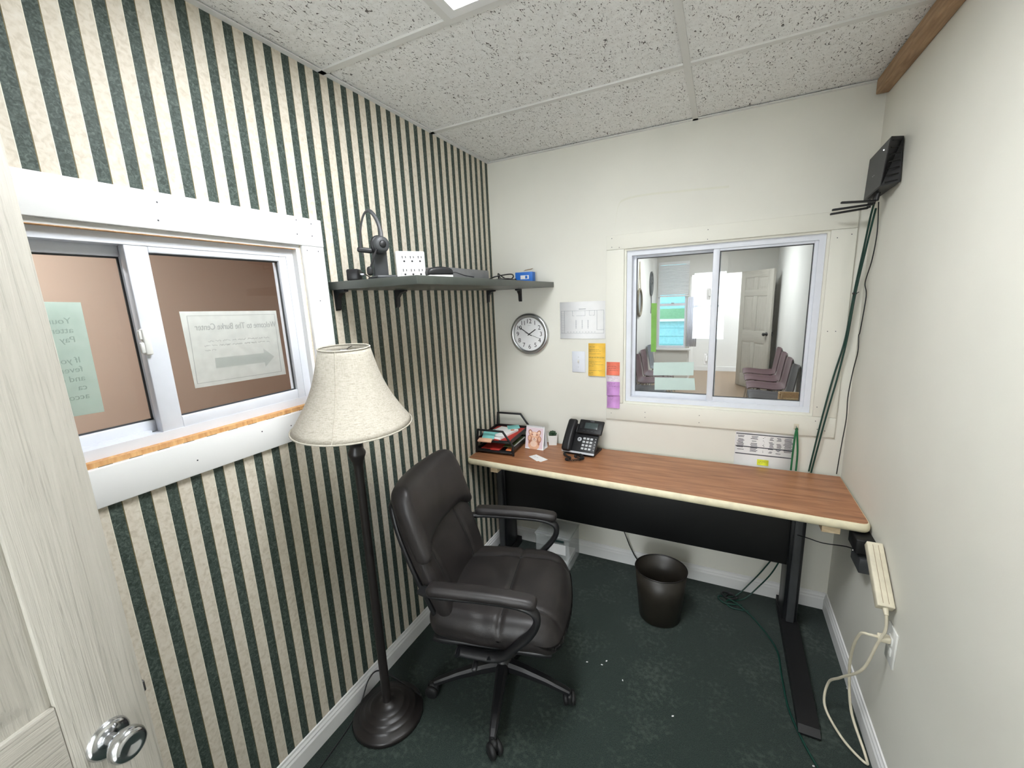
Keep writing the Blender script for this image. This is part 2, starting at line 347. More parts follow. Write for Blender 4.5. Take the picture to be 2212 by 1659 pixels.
for nm, a, b in (('wall_angle', (0, YF, H - .004), (.022, 0, H - .001)), ('wall_angle', (.022, -.022, H - .004), (W, 0, H - .001))): MB().span(a, b).build(nm, 'trim_white', ceil)
# ceiling light
lt = thing('ceiling_light', 'bright fluorescent troffer panel set into the tiled ceiling', 'ceiling light', (0, 0, H))
lx0, lx1, ly0, ly1 = XL + .012, XM - .012, Y2 - .598, Y2 - .012
fr_ = MB(); bw = .028
for a, b in (((lx0, ly0), (lx0 + bw, ly1)), ((lx1 - bw, ly0), (lx1, ly1)), ((lx0 + bw, ly0), (lx1 - bw, ly0 + bw)), ((lx0 + bw, ly1 - bw), (lx1 - bw, ly1))): fr_.span((a[0], a[1], -.006), (b[0], b[1], .012))
fr_.build('frame', 'trim_white', lt)
MB().span((lx0 + bw, ly0 + bw, .002), (lx1 - bw, ly1 - bw, .008)).build('diffuser', 'lens_office', lt)
# wood crown strip on the right wall
tm2 = MB(); tm2.span((W - .042, YF, H - .060), (W, -.030, H - .004), r=.004); struct(tm2.build('trim_1', 'brown_trim'))
# baseboards
def baseboard(name, prof_len, X):
    poly = [(0, 0), (.014, 0), (.014, .058), (.0105, .066), (.0105, .072), (.006, .080), (.005, .088), (0, .090)]
    struct(MB().prism(poly, 0, prof_len, X).build(name, 'trim_white'))
baseboard('baseboard_left', 2.9, axes((0, 0, 0), (1, 0, 0), (0, 0, 1), (0, -1, 0)))
baseboard('baseboard_back', W, axes((0, 0, 0), (0, -1, 0), (0, 0, 1), (1, 0, 0)))
baseboard('baseboard_right', 2.9, axes((W, 0, 0), (-1, 0, 0), (0, 0, 1), (0, -1, 0)))

# ------------------------------------------------------------------ windows
def holes(parent, pts, X, name='nail_holes'):
    mb = MB()
    for x, y in pts: mb.disc((x, y, .0004), .0022, .0022, n=8)
    return mb.build(name, 'ink', parent, X)
# window_1 in the striped wall. local frame: a = along wall (-> back wall), b = up, c = into the room
X1 = axes((0, 0, 0), (0, 1, 0), (0, 0, 1), (1, 0, 0))
w1 = sthing('window_1'); w1.matrix_world = X1
yr, zt, zb = -1.273, 1.937, 1.195
T = .013
MB().span((-2.40, LW[3] + .0, 0), (yr, zt, T), r=.0015).build('head_casing', 'trim_white', w1)
MB().span((LW[1] + .004, LW[2] + .001, 0), (yr - .002, LW[3] - .001, T), r=.0015).build('side_casing', 'trim_white', w1)
MB().span((-2.40, zb, 0), (yr - .002, LW[2] - .001, T), r=.0015).build('apron_casing', 'trim_white', w1)
MB().span((-2.40, LW[2], 0), (LW[0], LW[3], T), r=.0015).build('side_casing', 'trim_white', w1)
holes(w1, [(-1.765, 1.912), (-1.77, 1.868), (-1.372, 1.925), (-1.375, 1.88), (-1.315, 1.92), (-1.317, 1.88), (-1.345, 1.83), (-1.30, 1.83), (-1.318, 1.66), (-1.79, 1.235), (-1.50, 1.25), (-1.60, 1.26)], Matrix.Translation((0, 0, T)))
jb = MB()   # jamb lining
jd = -.10
jb.span((LW[0], LW[3] - .012, jd), (LW[1], LW[3], -.001)); jb.span((LW[1] - .012, LW[2], jd), (LW[1], LW[3] - .012, -.001)); jb.span((LW[0], LW[2] + .012, jd), (LW[0] + .012, LW[3] - .012, -.001))
jb.build('jamb_lining', 'trim_white', w1)
MB().span((LW[0], LW[2], jd), (LW[1] - .012, LW[2] + .012, 0)).build('raw_sill', 'raw_wood', w1)
MB().span((LW[0], LW[3] - .0135, -.018), (LW[1] - .012, LW[3] - .012, -.001)).build('raw_edge', 'raw_wood', w1)
f0, f1, g0, g1 = LW[0] + .012, LW[1] - .012, LW[2] + .012, LW[3] - .012
of = MB(); fw_ = .026
of.span((f0, g1 - fw_, -.095), (f1, g1, -.022)); of.span((f0, g0, -.095), (f1, g0 + fw_, -.022)); of.span((f0, g0 + fw_, -.095), (f0 + fw_, g1 - fw_, -.022)); of.span((f1 - fw_, g0 + fw_, -.095), (f1, g1 - fw_, -.022))
of.span((f0 + fw_, g0 + fw_, -.062), (-1.85, g0 + fw_ + .006, -.052))
of.build('vinyl_frame', 'vinyl_white', w1)
def sash(parent, a0, a1, b0, b1, c0, c1, wl, wr, wt, wb, m='vinyl_white'):
    s_ = MB(); r = .002
    s_.span((a0, b0, c0), (a0 + wl, b1, c1), r); s_.span((a1 - wr, b0, c0), (a1, b1, c1), r); s_.span((a0 + wl, b1 - wt, c0), (a1 - wr, b1, c1), r); s_.span((a0 + wl, b0, c0), (a1 - wr, b0 + wb, c1), r)
    o = s_.build('sash', m, parent); cm = (c0 + c1) / 2 - .003
    MB().span((a0 + wl - .004, b0 + wb - .004, cm - .002), (a1 - wr + .004, b1 - wt + .004, cm + .002)).build('pane', 'pane', o)
    gk = MB(); q = .004
    for a, b in (((a0 + wl, b0 + wb), (a0 + wl + q, b1 - wt)), ((a1 - wr - q, b0 + wb), (a1 - wr, b1 - wt)), ((a0 + wl + q, b1 - wt - q), (a1 - wr - q, b1 - wt)), ((a0 + wl + q, b0 + wb), (a1 - wr - q, b0 + wb + q))): gk.span((a[0], a[1], cm + .002), (b[0], b[1], cm + .006))
    gk.build('gasket', 'charcoal', o); return o
s1 = sash(w1, -1.838, f1 - fw_ + .004, g0 + fw_ - .004, g1 - fw_ + .006, -.052, -.024, .050, .030, .022, .034)
s2 = sash(w1, f0 + fw_ - .004, -1.80, g0 + fw_, g1 - fw_ + .004, -.086, -.060, .04, .034, .03, .03)
la = MB(); la.span((-1.842, 1.535, -.03), (-1.826, 1.602, -.012), r=.003); la.span((-1.850, 1.540, -.022), (-1.836, 1.568, -.014), r=.003); la.span((-1.848, 1.575, -.026), (-1.838, 1.598, -.016), r=.002); la.build('latch', 'white_plastic', s1)
# window_2 in the back wall. local: a = x, b = z, c = towards the room (-y)
X2 = axes((0, 0, 0), (1, 0, 0), (0, 0, 1), (0, -1, 0))
w2 = sthing('window_2'); w2.matrix_world = X2
cx0, cx1, cz1, cz0 = .719, 1.809, 1.951, .924
for nm, a, b in (('head_casing', (cx0, BW[3]), (cx1, cz1)), ('apron_casing', (cx0, cz0), (cx1, BW[2] - .001)), ('side_casing', (cx0, BW[2]), (BW[0], BW[3] - .001)), ('side_casing', (BW[1], BW[2]), (cx1, BW[3] - .001))):
    MB().span((a[0], a[1], 0), (b[0], b[1], T), r=.0015).build(nm, 'trim_cream', w2)
holes(w2, [(cx0 + .03, 1.935), (cx0 + .03, 1.89), (cx0 + .07, 1.885), (1.22, 1.93), (1.22, 1.885), (1.74, 1.84), (1.79, 1.85), (1.74, 1.43), (1.77, 1.43), (1.73, 1.07), (cx0 + .03, .96), (.94, .98), (.94, .95), (1.22, .985), (1.22, .945), (1.73, 1.0), (1.77, .955), (1.74, .96)], Matrix.Translation((0, 0, T)))
jb = MB(); jb.span((BW[0], BW[3] - .01, -.10), (BW[1], BW[3], -.001)); jb.span((BW[0], BW[2], -.10), (BW[1], BW[2] + .01, 0)); jb.span((BW[0], BW[2] + .01, -.10), (BW[0] + .01, BW[3] - .01, -.001)); jb.span((BW[1] - .01, BW[2] + .01, -.10), (BW[1], BW[3] - .01, -.001)); jb.build('jamb_lining', 'trim_cream', w2)
f0, f1, g0, g1 = BW[0] + .01, BW[1] - .01, BW[2] + .01, BW[3] - .01
of = MB(); of.span((f0, g1 - fw_, -.095), (f1, g1, -.018)); of.span((f0, g0, -.095), (f1, g0 + fw_, -.018)); of.span((f0, g0 + fw_, -.095), (f0 + fw_, g1 - fw_, -.018)); of.span((f1 - fw_, g0 + fw_, -.095), (f1, g1 - fw_, -.018)); of.build('vinyl_frame', 'vinyl_white', w2)
s3 = sash(w2, 1.248, f1 - fw_ + .004, g0 + fw_ - .002, g1 - fw_ + .004, -.054, -.026, .030, .018, .016, .026)
s4 = sash(w2, f0 + fw_ - .004, 1.285, g0 + fw_ - .002, g1 - fw_ + .004, -.086, -.060, .022, .03, .016, .026)
la = MB()
for z in (1.28, 1.62): la.span((1.226, z - .03, -.062), (1.244, z + .03, -.05), r=.003); la.span((1.232, z - .012, -.052), (1.246, z + .022, -.04), r=.003)
la.build('latch', 'white_plastic', s4)

# ------------------------------------------------------------------ six-panel door
def six_panel_door(parent, w, h, t, rails=((0, .23), (.80, 1.0), (1.60, 1.70), (h_ := 2.03 - .11, 2.03)), st=.115, ms=.09):
    """local: x from hinge to free edge, y thickness (centred), z up"""
    core = t - .014
    MB().span((.003, -core / 2, .003), (w - .003, core / 2, h - .003)).build('core', 'door_grain', parent)
    for a, b in ((0, st), (w - st, w), (w / 2 - ms / 2, w / 2 + ms / 2)):
        if a in (0, w - st): MB().span((a, -t / 2, 0), (b, t / 2, h), r=.002).build('stile', 'door_grain', parent)
    for z0, z1 in rails: MB().span((st, -t / 2, z0), (w - st, t / 2, z1), r=.002).build('rail', 'door_grain_h', parent)
    for (q, z0), (z1, q2) in zip(rails, rails[1:]):
        MB().span((w / 2 - ms / 2, -t / 2, z0), (w / 2 + ms / 2, t / 2, z1), r=.002).build('mullion', 'door_grain', parent)
        for a, b in ((st, w / 2 - ms / 2), (w / 2 + ms / 2, w - st)):
            mb = MB(); o = .012; i = .045
            for sg in (-1, 1):
                y0, y1 = sg * (core / 2 - .001), sg * (t / 2 - .003)
                r0 = [(a + o, z0 + o), (b - o, z0 + o), (b - o, z1 - o), (a + o, z1 - o)]; r1 = [(a + i, z0 + i), (b - i, z0 + i), (b - i, z1 - i), (a + i, z1 - i)]
                vs = [(x, y0, z) for x, z in r0] + [(x, y1, z) for x, z in r1]
                mb.add(vs, [[4, 5, 6, 7]] + [[k, (k + 1) % 4, 4 + (k + 1) % 4, 4 + k] for k in range(4)])
            mb.build('panel', 'door_grain', parent)
E_, D_ = Vector((.354, -2.107, 0)), Vector((.208, -.978, 0)).normalized()
DW = .79
N_ = Vector((-D_.y, D_.x, 0))            # towards the room
hinge = E_ + D_ * DW - N_ * .0175 + Vector((0, 0, .012))
d1 = sthing('door_1'); d1.matrix_world = axes(hinge, -D_, -N_ , (0, 0, 1)) if (-D_).cross(-N_).z > 0 else axes(hinge, -D_, N_, (0, 0, 1))
sgn = 1 if (d1.matrix_world.to_3x3() @ Vector((0, 1, 0))).dot(N_) > 0 else -1
six_panel_door(d1, DW, 2.03, .035, rails=((0, .23), (.80, 1.02), (1.60, 1.70), (1.92, 2.03)))
kx, kz = DW - .066, .898
kb = MB(); XK = axes((kx, sgn * .0175, kz), (1, 0, 0), (0, 0, 1), (0, sgn, 0))
ro = MB(); ro.lathe([(0, .010), (.012, .0105), (.026, .009), (.031, .005), (.0325, 0)], 32, XK); rose = ro.build('door_knob', 'chrome', d1)
kb.lathe([(.011, .004), (.010, .018), (.012, .024), (.022, .030), (.027, .040), (.0275, .048), (.024, .056), (.017, .0585), (.012, .056), (0, .054)], 32, XK); kb.build('knob_grip', 'chrome', rose)
sc_ = MB()
for s_ in (-1, 1): sc_.lathe([(0, .0125), (.003, .012), (.004, .009)], 12, XK @ Matrix.Translation((s_ * .008, s_ * .021, 0)))
sc_.build('screw', 'steel', rose)
lb = MB(); lb.span((DW - .001, -.011, kz + .0), (DW + .001, .011, kz + .058)); lb.span((DW, -.006, kz + .018), (DW + .010, .007, kz + .042), r=.003); lb.build('latch_bolt', 'steel', d1)
# doorway casing behind the camera
dc = MB()
for a, b in (((.525 - .06, 0), (.525, 2.11)), ((1.335, 0), (1.395, 2.11)), ((.525, 2.05), (1.335, 2.11))): dc.span((a[0], YF, a[1]), (b[0], YF + .012, b[1]))
struct(dc.build('trim_2', 'trim_white'))
# ================================================================== ROOMS BEYOND THE GLASS
# waiting room behind the back wall
WX0, WX1, WY = .215, 2.10, 5.90
struct(MB().span((WX0 - .1, .10, -.05), (3.2, 8.2, 0)).build('floor_far', 'floor_brown'))
struct(MB().span((WX0 - .1, .10, 2.46), (3.2, 8.2, 2.52)).build('ceiling_far', 'wall_white'))
struct(MB().span((WX0 - .1, .10, 0), (WX0, WY, 2.46)).build('wall_far_left', 'waiting_paint'))
struct(MB().span((WX1, .10, 0), (WX1 + .1, WY, 2.46)).build('wall_far_right', 'waiting_paint'))
fwall = MB()      # far wall: window on the left, doorway on the right
wx0, wx1, wz0, wz1, dx0, dx1, dz = .245, .735, .63, 2.18, .78, 1.62, 1.93
for a, b in (((WX0 - .1, 0), (wx0, 2.46)), ((wx1, 0), (dx0, 2.46)), ((dx1, 0), (WX1 + .1, 2.46)), ((wx0, 0), (wx1, wz0)), ((wx0, wz1), (wx1, 2.46)), ((dx0, dz), (dx1, 2.46))): fwall.span((a[0], WY, a[1]), (b[0], WY + .1, b[1]))
struct(fwall.build('wall_far', 'grey_paint'))
struct(MB().span((WX0, WY - .04, 2.37), (WX1, WY, 2.43)).build('trim_3', 'brown_trim'))
cw = MB(); cw.span((.74, WY + .1, 0), (.80, 7.2, 2.46)); cw.span((3.1, WY + .1, 0), (3.2, 7.2, 2.46)); cw.span((.74, 7.2, 0), (3.2, 7.3, 2.46)); struct(cw.build('wall_corridor', 'wall_white'))
struct(MB().span((.80, 7.185, 0), (3.1, 7.2, .09)).build('baseboard_far', 'trim_white'))
# window_3: double-hung, blind, sill
w3 = sthing('window_3')
o_ = MB(); 
for a, b in (((wx0, wz0), (wx0 + .03, wz1)), ((wx1 - .03, wz0), (wx1, wz1)), ((wx0 + .03, wz0), (wx1 - .03, wz0 + .04)), ((wx0 + .03, wz1 - .03), (wx1 - .03, wz1)), ((wx0 + .03, 1.40), (wx1 - .03, 1.445))): o_.span((a[0], WY + .02, a[1]), (b[0], WY + .07, b[1]))
o_.build('vinyl_frame', 'vinyl_white', w3)
MB().span((wx0 + .03, WY + .04, wz0 + .04), (wx1 - .03, WY + .045, wz1 - .03)).build('pane', 'pane', w3)
MB().span((.475, WY + .005, 1.445), (.525, WY + .03, 1.46), r=.004).build('sash_lock', 'steel', w3)
MB().span((wx0 - .03, WY - .05, wz0 - .04), (wx1 + .10, WY + .02, wz0 - .005), r=.004).build('sill', 'trim_white', w3)
bl = thing('window_blind', 'white slatted blind half lowered over the far window', 'blind', (0, WY, 0))
MB().span((wx0 + .0, -.045, wz1 - .05), (wx1 + .03, -.005, wz1)).build('head_rail', 'blind', bl)
z = wz1 - .07
while z > 1.60:
    MB().box((0, 0, 0), (wx1 - wx0 + .03, .036, .002), Matrix.Translation(((wx0 + wx1) / 2 + .015, -.025, z)) @ Matrix.Rotation(.9, 4, 'X')).build('slat', 'blind', bl); z -= .026
MB().span((wx0 + .0, -.04, 1.565), (wx1 + .03, -.01, 1.59), r=.004).build('bottom_rail', 'blind', bl)
ct = MB(); ck = [(wx1 + .02 + .17 * i / 40, WY - .03 + .012 * math.sin(i * 1.25)) for i in range(41)]  # white panel added to stand in for a reflection in the glass
for (a, b), (c, d) in zip(ck, ck[1:]): ct.add([(a, b, .66), (c, d, .66), (c, d, 1.55), (a, b, 1.55), (a, b + .002, .66), (c, d + .002, .66), (c, d + .002, 1.55), (a, b + .002, 1.55)], [[0, 1, 2, 3], [7, 6, 5, 4], [0, 4, 5, 1], [3, 2, 6, 7]], 0, True)
tag(ct.build('glare_panel', 'glare_panel'), 'short white wavy panel standing in for glass glare between far window and doorway', 'glare_panel')
struct(MB().span((-3.6, 6.0, -.1), (.74, 9.0, 0)).build('ground', 'hedge'))
nb = thing('neighbour_building', 'pale blue sided building outside the far window', 'building', (0, 8.6, 0))
for k in range(14): MB().prism([(0, 0), (-.03, 0), (-.005, .2), (0, .2)], -3.5, .72, axes((0, 0, k * .2), (0, 1, 0), (0, 0, 1), (1, 0, 0))).build('siding_board', 'siding', nb)
MB().span((-3.5, -.10, 1.02), (.72, -.02, 1.26), r=.004).build('fascia', 'hedge', nb)
MB().span((-3.5, -.14, .96), (.72, -.10, 1.02)).build('gutter', 'trim_white', nb)
# doorway door (door_2), ajar into the waiting room
hy = Vector((1.60, WY - .03, .01)); fd = Vector((.50, -.866, 0)).normalized(); nn = Vector((-fd.y, fd.x, 0))
d2 = sthing('door_2'); d2.matrix_world = axes(hy, fd, nn, (0, 0, 1)); six_panel_door(d2, .80, 1.92, .035, rails=((0, .22), (.77, .96), (1.52, 1.62), (1.81, 1.92)))
for sg in (-1, 1):
    XK = axes((.80 - .065, sg * .0175, .93), (1, 0, 0), (0, 0, sg), (0, sg, 0)); kb = MB(); kb.lathe([(.03, 0), (.03, .006), (.012, .012), (.012, .03), (.026, .038), (.028, .055), (.02, .064), (0, .065)], 20, XK); kb.build('door_knob', 'black_metal', d2)
# ceiling lights of the other rooms
def lamp_panel(label, x, y, z, sx, sy, m):
    t_ = thing('ceiling_light', label, 'ceiling light', (x, y, z))
    f = MB(); b = .03
    for a, c in (((-sx, -sy), (-sx + b, sy)), ((sx - b, -sy), (sx, sy)), ((-sx + b, -sy), (sx - b, -sy + b)), ((-sx + b, sy - b), (sx - b, sy))): f.span((a[0], a[1], -.03), (c[0], c[1], 0))
    f.build('frame', 'trim_white', t_); MB().span((-sx + b, -sy + b, -.02), (sx - b, sy - b, -.012)).build('diffuser', m, t_)
lamp_panel('panel light on the waiting room ceiling', 1.15, 4.2, 2.46, .3, .6, 'lens_wait')
lamp_panel('panel light on the ceiling of the corridor past the far doorway', 1.7, 6.6, 2.46, .3, .3, 'lens_corr')
# stacking chairs
def shell_mesh(w=.44):
    prof = [(.235, .425), (.22, .440), (.16, .447), (.05, .437), (-.06, .430), (-.13, .438), (-.165, .465), (-.185, .52), (-.20, .62), (-.215, .72), (-.225, .785), (-.232, .80)]
    prof = [(p.x, p.z) for p in smooth_path([(a, 0, b) for a, b in prof], 3)]; n = len(prof); ny = 10; vs = []; fs = []
    for side in (0, 1):
        for i, (x, z) in enumerate(prof):
            a = i / (n - 1); half = w / 2 * (1 - .10 * (abs(a - .45) * 2) ** 4 - (.22 * max(0, a - .86) / .14 if a > .86 else 0))
            for j in range(ny + 1):
                q = 2 * j / ny - 1; up = .022 * q ** 4 if a < .5 else 0; fo = .03 * q * q if a >= .4 else .0
                vs.append((x + fo * min(1, (a - .4) * 4 if a > .4 else 0) + (.006 * side if a > .5 else 0) * -1, q * half, z + up - (.006 * side if a <= .5 else 0)))
    m = n * (ny + 1)
    for i in range(n - 1):
        for j in range(ny):
            k = i * (ny + 1) + j; fs.append([k, k + 1, k + ny + 2, k + ny + 1]); fs.append([m + k + ny + 1, m + k + ny + 2, m + k + 1, m + k])
    edge = [j for j in range(ny + 1)] + [i * (ny + 1) + ny for i in range(1, n)] + [(n - 1) * (ny + 1) + j for j in range(ny - 1, -1, -1)] + [i * (ny + 1) for i in range(n - 2, 0, -1)]
    for a, b in zip(edge, edge[1:] + edge[:1]): fs.append([a, m + a, m + b, b])
    return MB().add(vs, fs, 0, True)
def stack_chair(m, label, group, x, y, rz):
    c_ = thing('stacking_chair', label, 'chair', (x, y, 0), rz, group); shell_mesh().build('shell', m, c_)
    for sy in (-1, 1):
        MB().tube(smooth_path([(.19, sy * .21, .0), (.14, sy * .17, .40), (.10, sy * .14, .425)], 4), .011, 8).build('leg', 'chrome', c_)
        MB().tube(smooth_path([(-.22, sy * .21, .0), (-.14, sy * .17, .39), (-.09, sy * .14, .420)], 4), .011, 8).build('leg', 'chrome', c_)
    return c_
ch0 = stack_chair('chair_plum', 'plum plastic stacking chair with chrome legs in the row beside the open far door', 'plum chairs by the far door', 1.87, 4.62, PI)
ch0['label'] = 'plum plastic stacking chair at the open far door end of its row'
for y, lb_ in ((4.10, 'plum plastic stacking chair in the middle of the three by the far door'), (3.58, 'plum plastic stacking chair beside the dark grey one in the far door row')):
    c_ = copy_tree(ch0); c_.location = (1.87, y, 0); c_['label'] = lb_
stack_chair('chair_dark', 'dark grey plastic stacking chair next to the pine box', 'x', 1.86, 3.02, PI)
c1 = copy_tree(ch0); c1.location = (.47, 3.62, 0); c1.rotation_euler.z = 0; c1['label'] = 'plum plastic stacking chair beside the black one under the oval mirror'; c1['group'] = 'plum chairs under the mirror'
c1 = copy_tree(c1); c1.location = (.47, 4.15, 0); c1['label'] = 'plum plastic stacking chair beside the blue-grey one along the mirror wall'
stack_chair('chair_grey', 'blue-grey plastic stacking chair nearest the far window', 'x', .47, 4.80, 0)
stack_chair('chair_dark', 'black plastic stacking chair before the plum pair under the mirror', 'x', .49, 3.02, 0)
for o in COL.objects:
    if o.get('group') == 'x': del o['group']
pb = thing('pine_box', 'open pale pine box with a curved cut-out front on the waiting room floor', 'box', (2.085 - .218, 2.40, 0), 0)
bh = .60; pb.scale.x = .5; pb.location.x = 2.085 - .115
MB().span((-.20, -.15, 0), (.20, .15, .02)).build('bottom', 'pine', pb)
for s_ in (-1, 1): MB().span((-.20, s_ * .15 - .009, .02), (.20, s_ * .15 + .009, bh)).build('side_board', 'pine', pb)
MB().prism([(-.14, .02), (.14, .02), (.14, bh), (.05, bh), (.02, bh - .06), (-.06, bh - .07), (-.10, bh + .02), (-.14, bh + .05)], -.009, .009, axes((-.209, 0, 0), (0, 1, 0), (0, 0, 1), (1, 0, 0))).build('front_board', 'pine', pb)
MB().span((.20, -.141, .02), (.218, .141, bh)).build('back_board', 'pine', pb)
# mirror and iron ornament on the waiting room's left wall
p0, p1, pt_ = P(1383, 625, x=WX0 + .02), P(1383, 682, x=WX0 + .02), P(1384, 566, x=WX0 + .012)
cz, rz_ = (p0.z + p1.z) / 2, (p0.z - p1.z) / 2
mr = thing('wall_mirror', 'oval wooden framed mirror hanging on a rope from the wall', 'mirror', (WX0 + .002, p0.y, cz))
XV = axes((0, 0, 0), (0, 1, 0), (0, 0, 1), (1, 0, 0))
ell = lambda rx, ry, n=36: [Vector((.012, rx * math.cos(2 * PI * i / n), ry * math.sin(2 * PI * i / n))) for i in range(n)]
MB().tube(ell(rz_ * .92, rz_), .018, 8, closed=True).build('frame', 'mirror_wood', mr)
MB().disc((0, 0, .008), rz_ * .9, rz_ * .97, XV).build('mirror_glass', 'brushed', mr)
MB().tube([(.01, -rz_ * .5, rz_ * .85), (.008, 0, pt_.z - cz), (.01, rz_ * .5, rz_ * .85)], .006, 6).build('hanging_rope', 'rope', mr)
p0, p1 = P(1409, 588, x=WX0 + .02), P(1409, 638, x=WX0 + .02); cz, rz_ = (p0.z + p1.z) / 2, (p0.z - p1.z) / 2
ir = thing('iron_ornament', 'round scrolled iron ornament hanging beyond the oval mirror', 'ornament', (WX0 + .002, p0.y, cz))
MB().tube(ell(rz_ * .8, rz_), .014, 8, closed=True).build('ring', 'iron', ir)
sc2 = MB()
for k in range(6):
    a = k * PI / 3; sc2.tube(smooth_path([(.012, 0, 0), (.012, rz_ * .45 * math.cos(a + .5), rz_ * .5 * math.sin(a + .5)), (.012, rz_ * .8 * math.cos(a), rz_ * math.sin(a))], 4), .009, 6)
sc2.build('scrollwork', 'iron', ir); MB().tube([(.012, 0, -rz_), (.012, .02, -rz_ - .18), (.012, -.02, -rz_ - .3)], .007, 6).build('tassel', 'iron', ir)
# sheets taped to window_2's left pane (far side)
yg = .0775
def sheet(name, label, cat, pts, m, plane, group=None, t=.0006):
    """thin sheet from four photo pixels on a plane, lying flat"""
    q = [P(u, v, **plane) for u, v in pts]; n = (q[1] - q[0]).cross(q[3] - q[0]).normalized() * t; c = sum(q, Vector()) / 4
    mb = MB(); mb.add([p - c for p in q] + [p - c + n for p in q], [[3, 2, 1, 0], [4, 5, 6, 7], [0, 1, 5, 4], [1, 2, 6, 5], [2, 3, 7, 6], [3, 0, 4, 7]])
    o = mb.build(name, m); o.location = c; return tag(o, label, cat, group)
sheet('paper_strip', 'narrow bright green paper strip taped upright on the window pane', 'paper', ((1407, 655), (1419, 655), (1417, 760), (1406, 760)), 'strip_green', dict(y=yg))
sheet('paper_note', 'upper of two pale green notes stuck on the window pane', 'paper', ((1412, 783), (1499, 782), (1498, 811), (1411, 811)), 'paper_green', dict(y=yg))
sheet('paper_note', 'lower of two pale green notes stuck on the window pane', 'paper', ((1414, 815), (1500, 817), (1502, 843), (1414, 842)), 'paper_green', dict(y=yg))
# hall beyond window_1
hx = -1.75
hm = MB(); hm.span((hx - .1, -3.6, 0), (hx, .4, 2.46)); hm.span((hx, .3, 0), (-.10, .4, 2.46)); hm.span((hx, -3.7, 0), (-.10, -3.6, 2.46)); struct(hm.build('wall_hall', 'hall_paint'))
struct(MB().span((hx - .1, -3.7, -.05), (-.10, .4, 0)).build('floor_hall', 'floor_brown')); struct(MB().span((hx - .1, -3.7, 2.46), (-.10, .4, 2.52)).build('ceiling_hall', 'hall_paint'))
struct(MB().span((-.115, YF, 0), (-.10, LW[0] - .0, 2.46)).span((-.115, LW[1], 0), (-.10, .3, 2.46)).span((-.115, LW[0], 0), (-.10, LW[1], LW[2])).span((-.115, LW[0], LW[3]), (-.10, LW[1], 2.46)).build('wall_hall_near', 'hall_brown'))
lamp_panel('panel light on the hall ceiling beyond the striped wall', -.95, -2.0, 2.46, .2, .2, 'lens_hall')
# signs taped on the hall side of window_1
xg = -.049
q = [P(u, v, x=xg) for u, v in ((387, 673), (596, 671), (618, 808), (422, 839))]
c = sum(q, Vector()) / 4
sg1 = thing('paper_sign', 'white paper sign with a faint arrow and reversed lettering taped outside the striped wall window', 'sign', c)
sh_ = MB(); sh_.add([p - c for p in q] + [p - c - Vector((.0005, 0, 0)) for p in q], [[3, 2, 1, 0], [4, 5, 6, 7], [0, 1, 5, 4], [1, 2, 6, 5], [2, 3, 7, 6], [3, 0, 4, 7]]); sh_.build('sheet', 'sign_paper', sg1)
ux = (q[1] - q[0] + q[2] - q[3]).normalized(); uz = Vector((0, 0, 1)); sw, shh = (q[1] - q[0]).length, (q[0] - q[3]).length
XS = axes((.0006, 0, 0), ux, Vector((1, 0, 0)).cross(ux), (1, 0, 0)); XR = XS @ Matrix.Scale(-1, 4, (1, 0, 0))
bd = MB()
for a, b in (((-.46, .44), (.46, .446)), ((-.46, -.446), (.46, -.44)), ((-.46, -.44), (-.455, .44)), ((.455, -.44), (.46, .44))): bd.span((a[0] * sw, a[1] * shh, 0), (b[0] * sw, b[1] * shh, .0002))
bd.build('printed_border', 'ink_pale', sg1, XS)
text('Welcome to The Burke Center', .0265, 'ink_pale', sg1, XR @ Matrix.Translation((-.008, shh * .29, 0)), sx=.72)
ls = MB(); rng = random.Random(4)
for k, (a, b) in enumerate(((-.30, .36), (-.34, .36), (-.34, -.22))): scribble(ls, a * sw, b * sw, shh * (.10 - .06 * k), .0055, .0001, rng, 0, .0011)
ls.build('small_print', 'ink_pale', sg1, XS @ Matrix.Rotation(0, 4, 'Z'))
ar = MB(); ar.prism([(-.26 * sw, -.13 * shh), (-.26 * sw, -.27 * shh), (.27 * sw, -.27 * shh), (.27 * sw, -.34 * shh), (.39 * sw, -.20 * shh), (.27 * sw, -.06 * shh), (.27 * sw, -.13 * shh)], 0, .0002, XS); ar.build('printed_arrow', 'ink_arrow', sg1)
xg2 = -.0815
q = [P(u, v, x=xg2) for u, v in ((104, 652), (174, 653), (226, 889), (156, 901))]; wv = (q[1] - q[0]); q[0] = q[1] - wv.normalized() * .215; q[3] = q[2] - wv.normalized() * .215; c = sum(q, Vector()) / 4
sg2 = thing('paper_sign', 'pale green paper sign on the sliding pane half hidden by the open door', 'sign', c)
sh_ = MB(); sh_.add([p - c for p in q] + [p - c - Vector((.0005, 0, 0)) for p in q], [[3, 2, 1, 0], [4, 5, 6, 7], [0, 1, 5, 4], [1, 2, 6, 5], [2, 3, 7, 6], [3, 0, 4, 7]]); sh_.build('sheet', 'sign_green', sg2)
XS2 = axes((.0006, 0, 0), (0, 1, 0), (0, 0, 1), (1, 0, 0)) @ Matrix.Scale(-1, 4, (1, 0, 0))
for k, (s_, zz) in enumerate((('Your', .088), ('atten', .066), ('Pay', .044), ('If you', -.005), ('fever,', -.027), ('and c', -.049), ('ca', -.071), ('acco', -.093))):
    text(s_, .020, 'ink_greentext', sg2, XS2 @ Matrix.Translation((-.085, zz, 0)), align='LEFT')
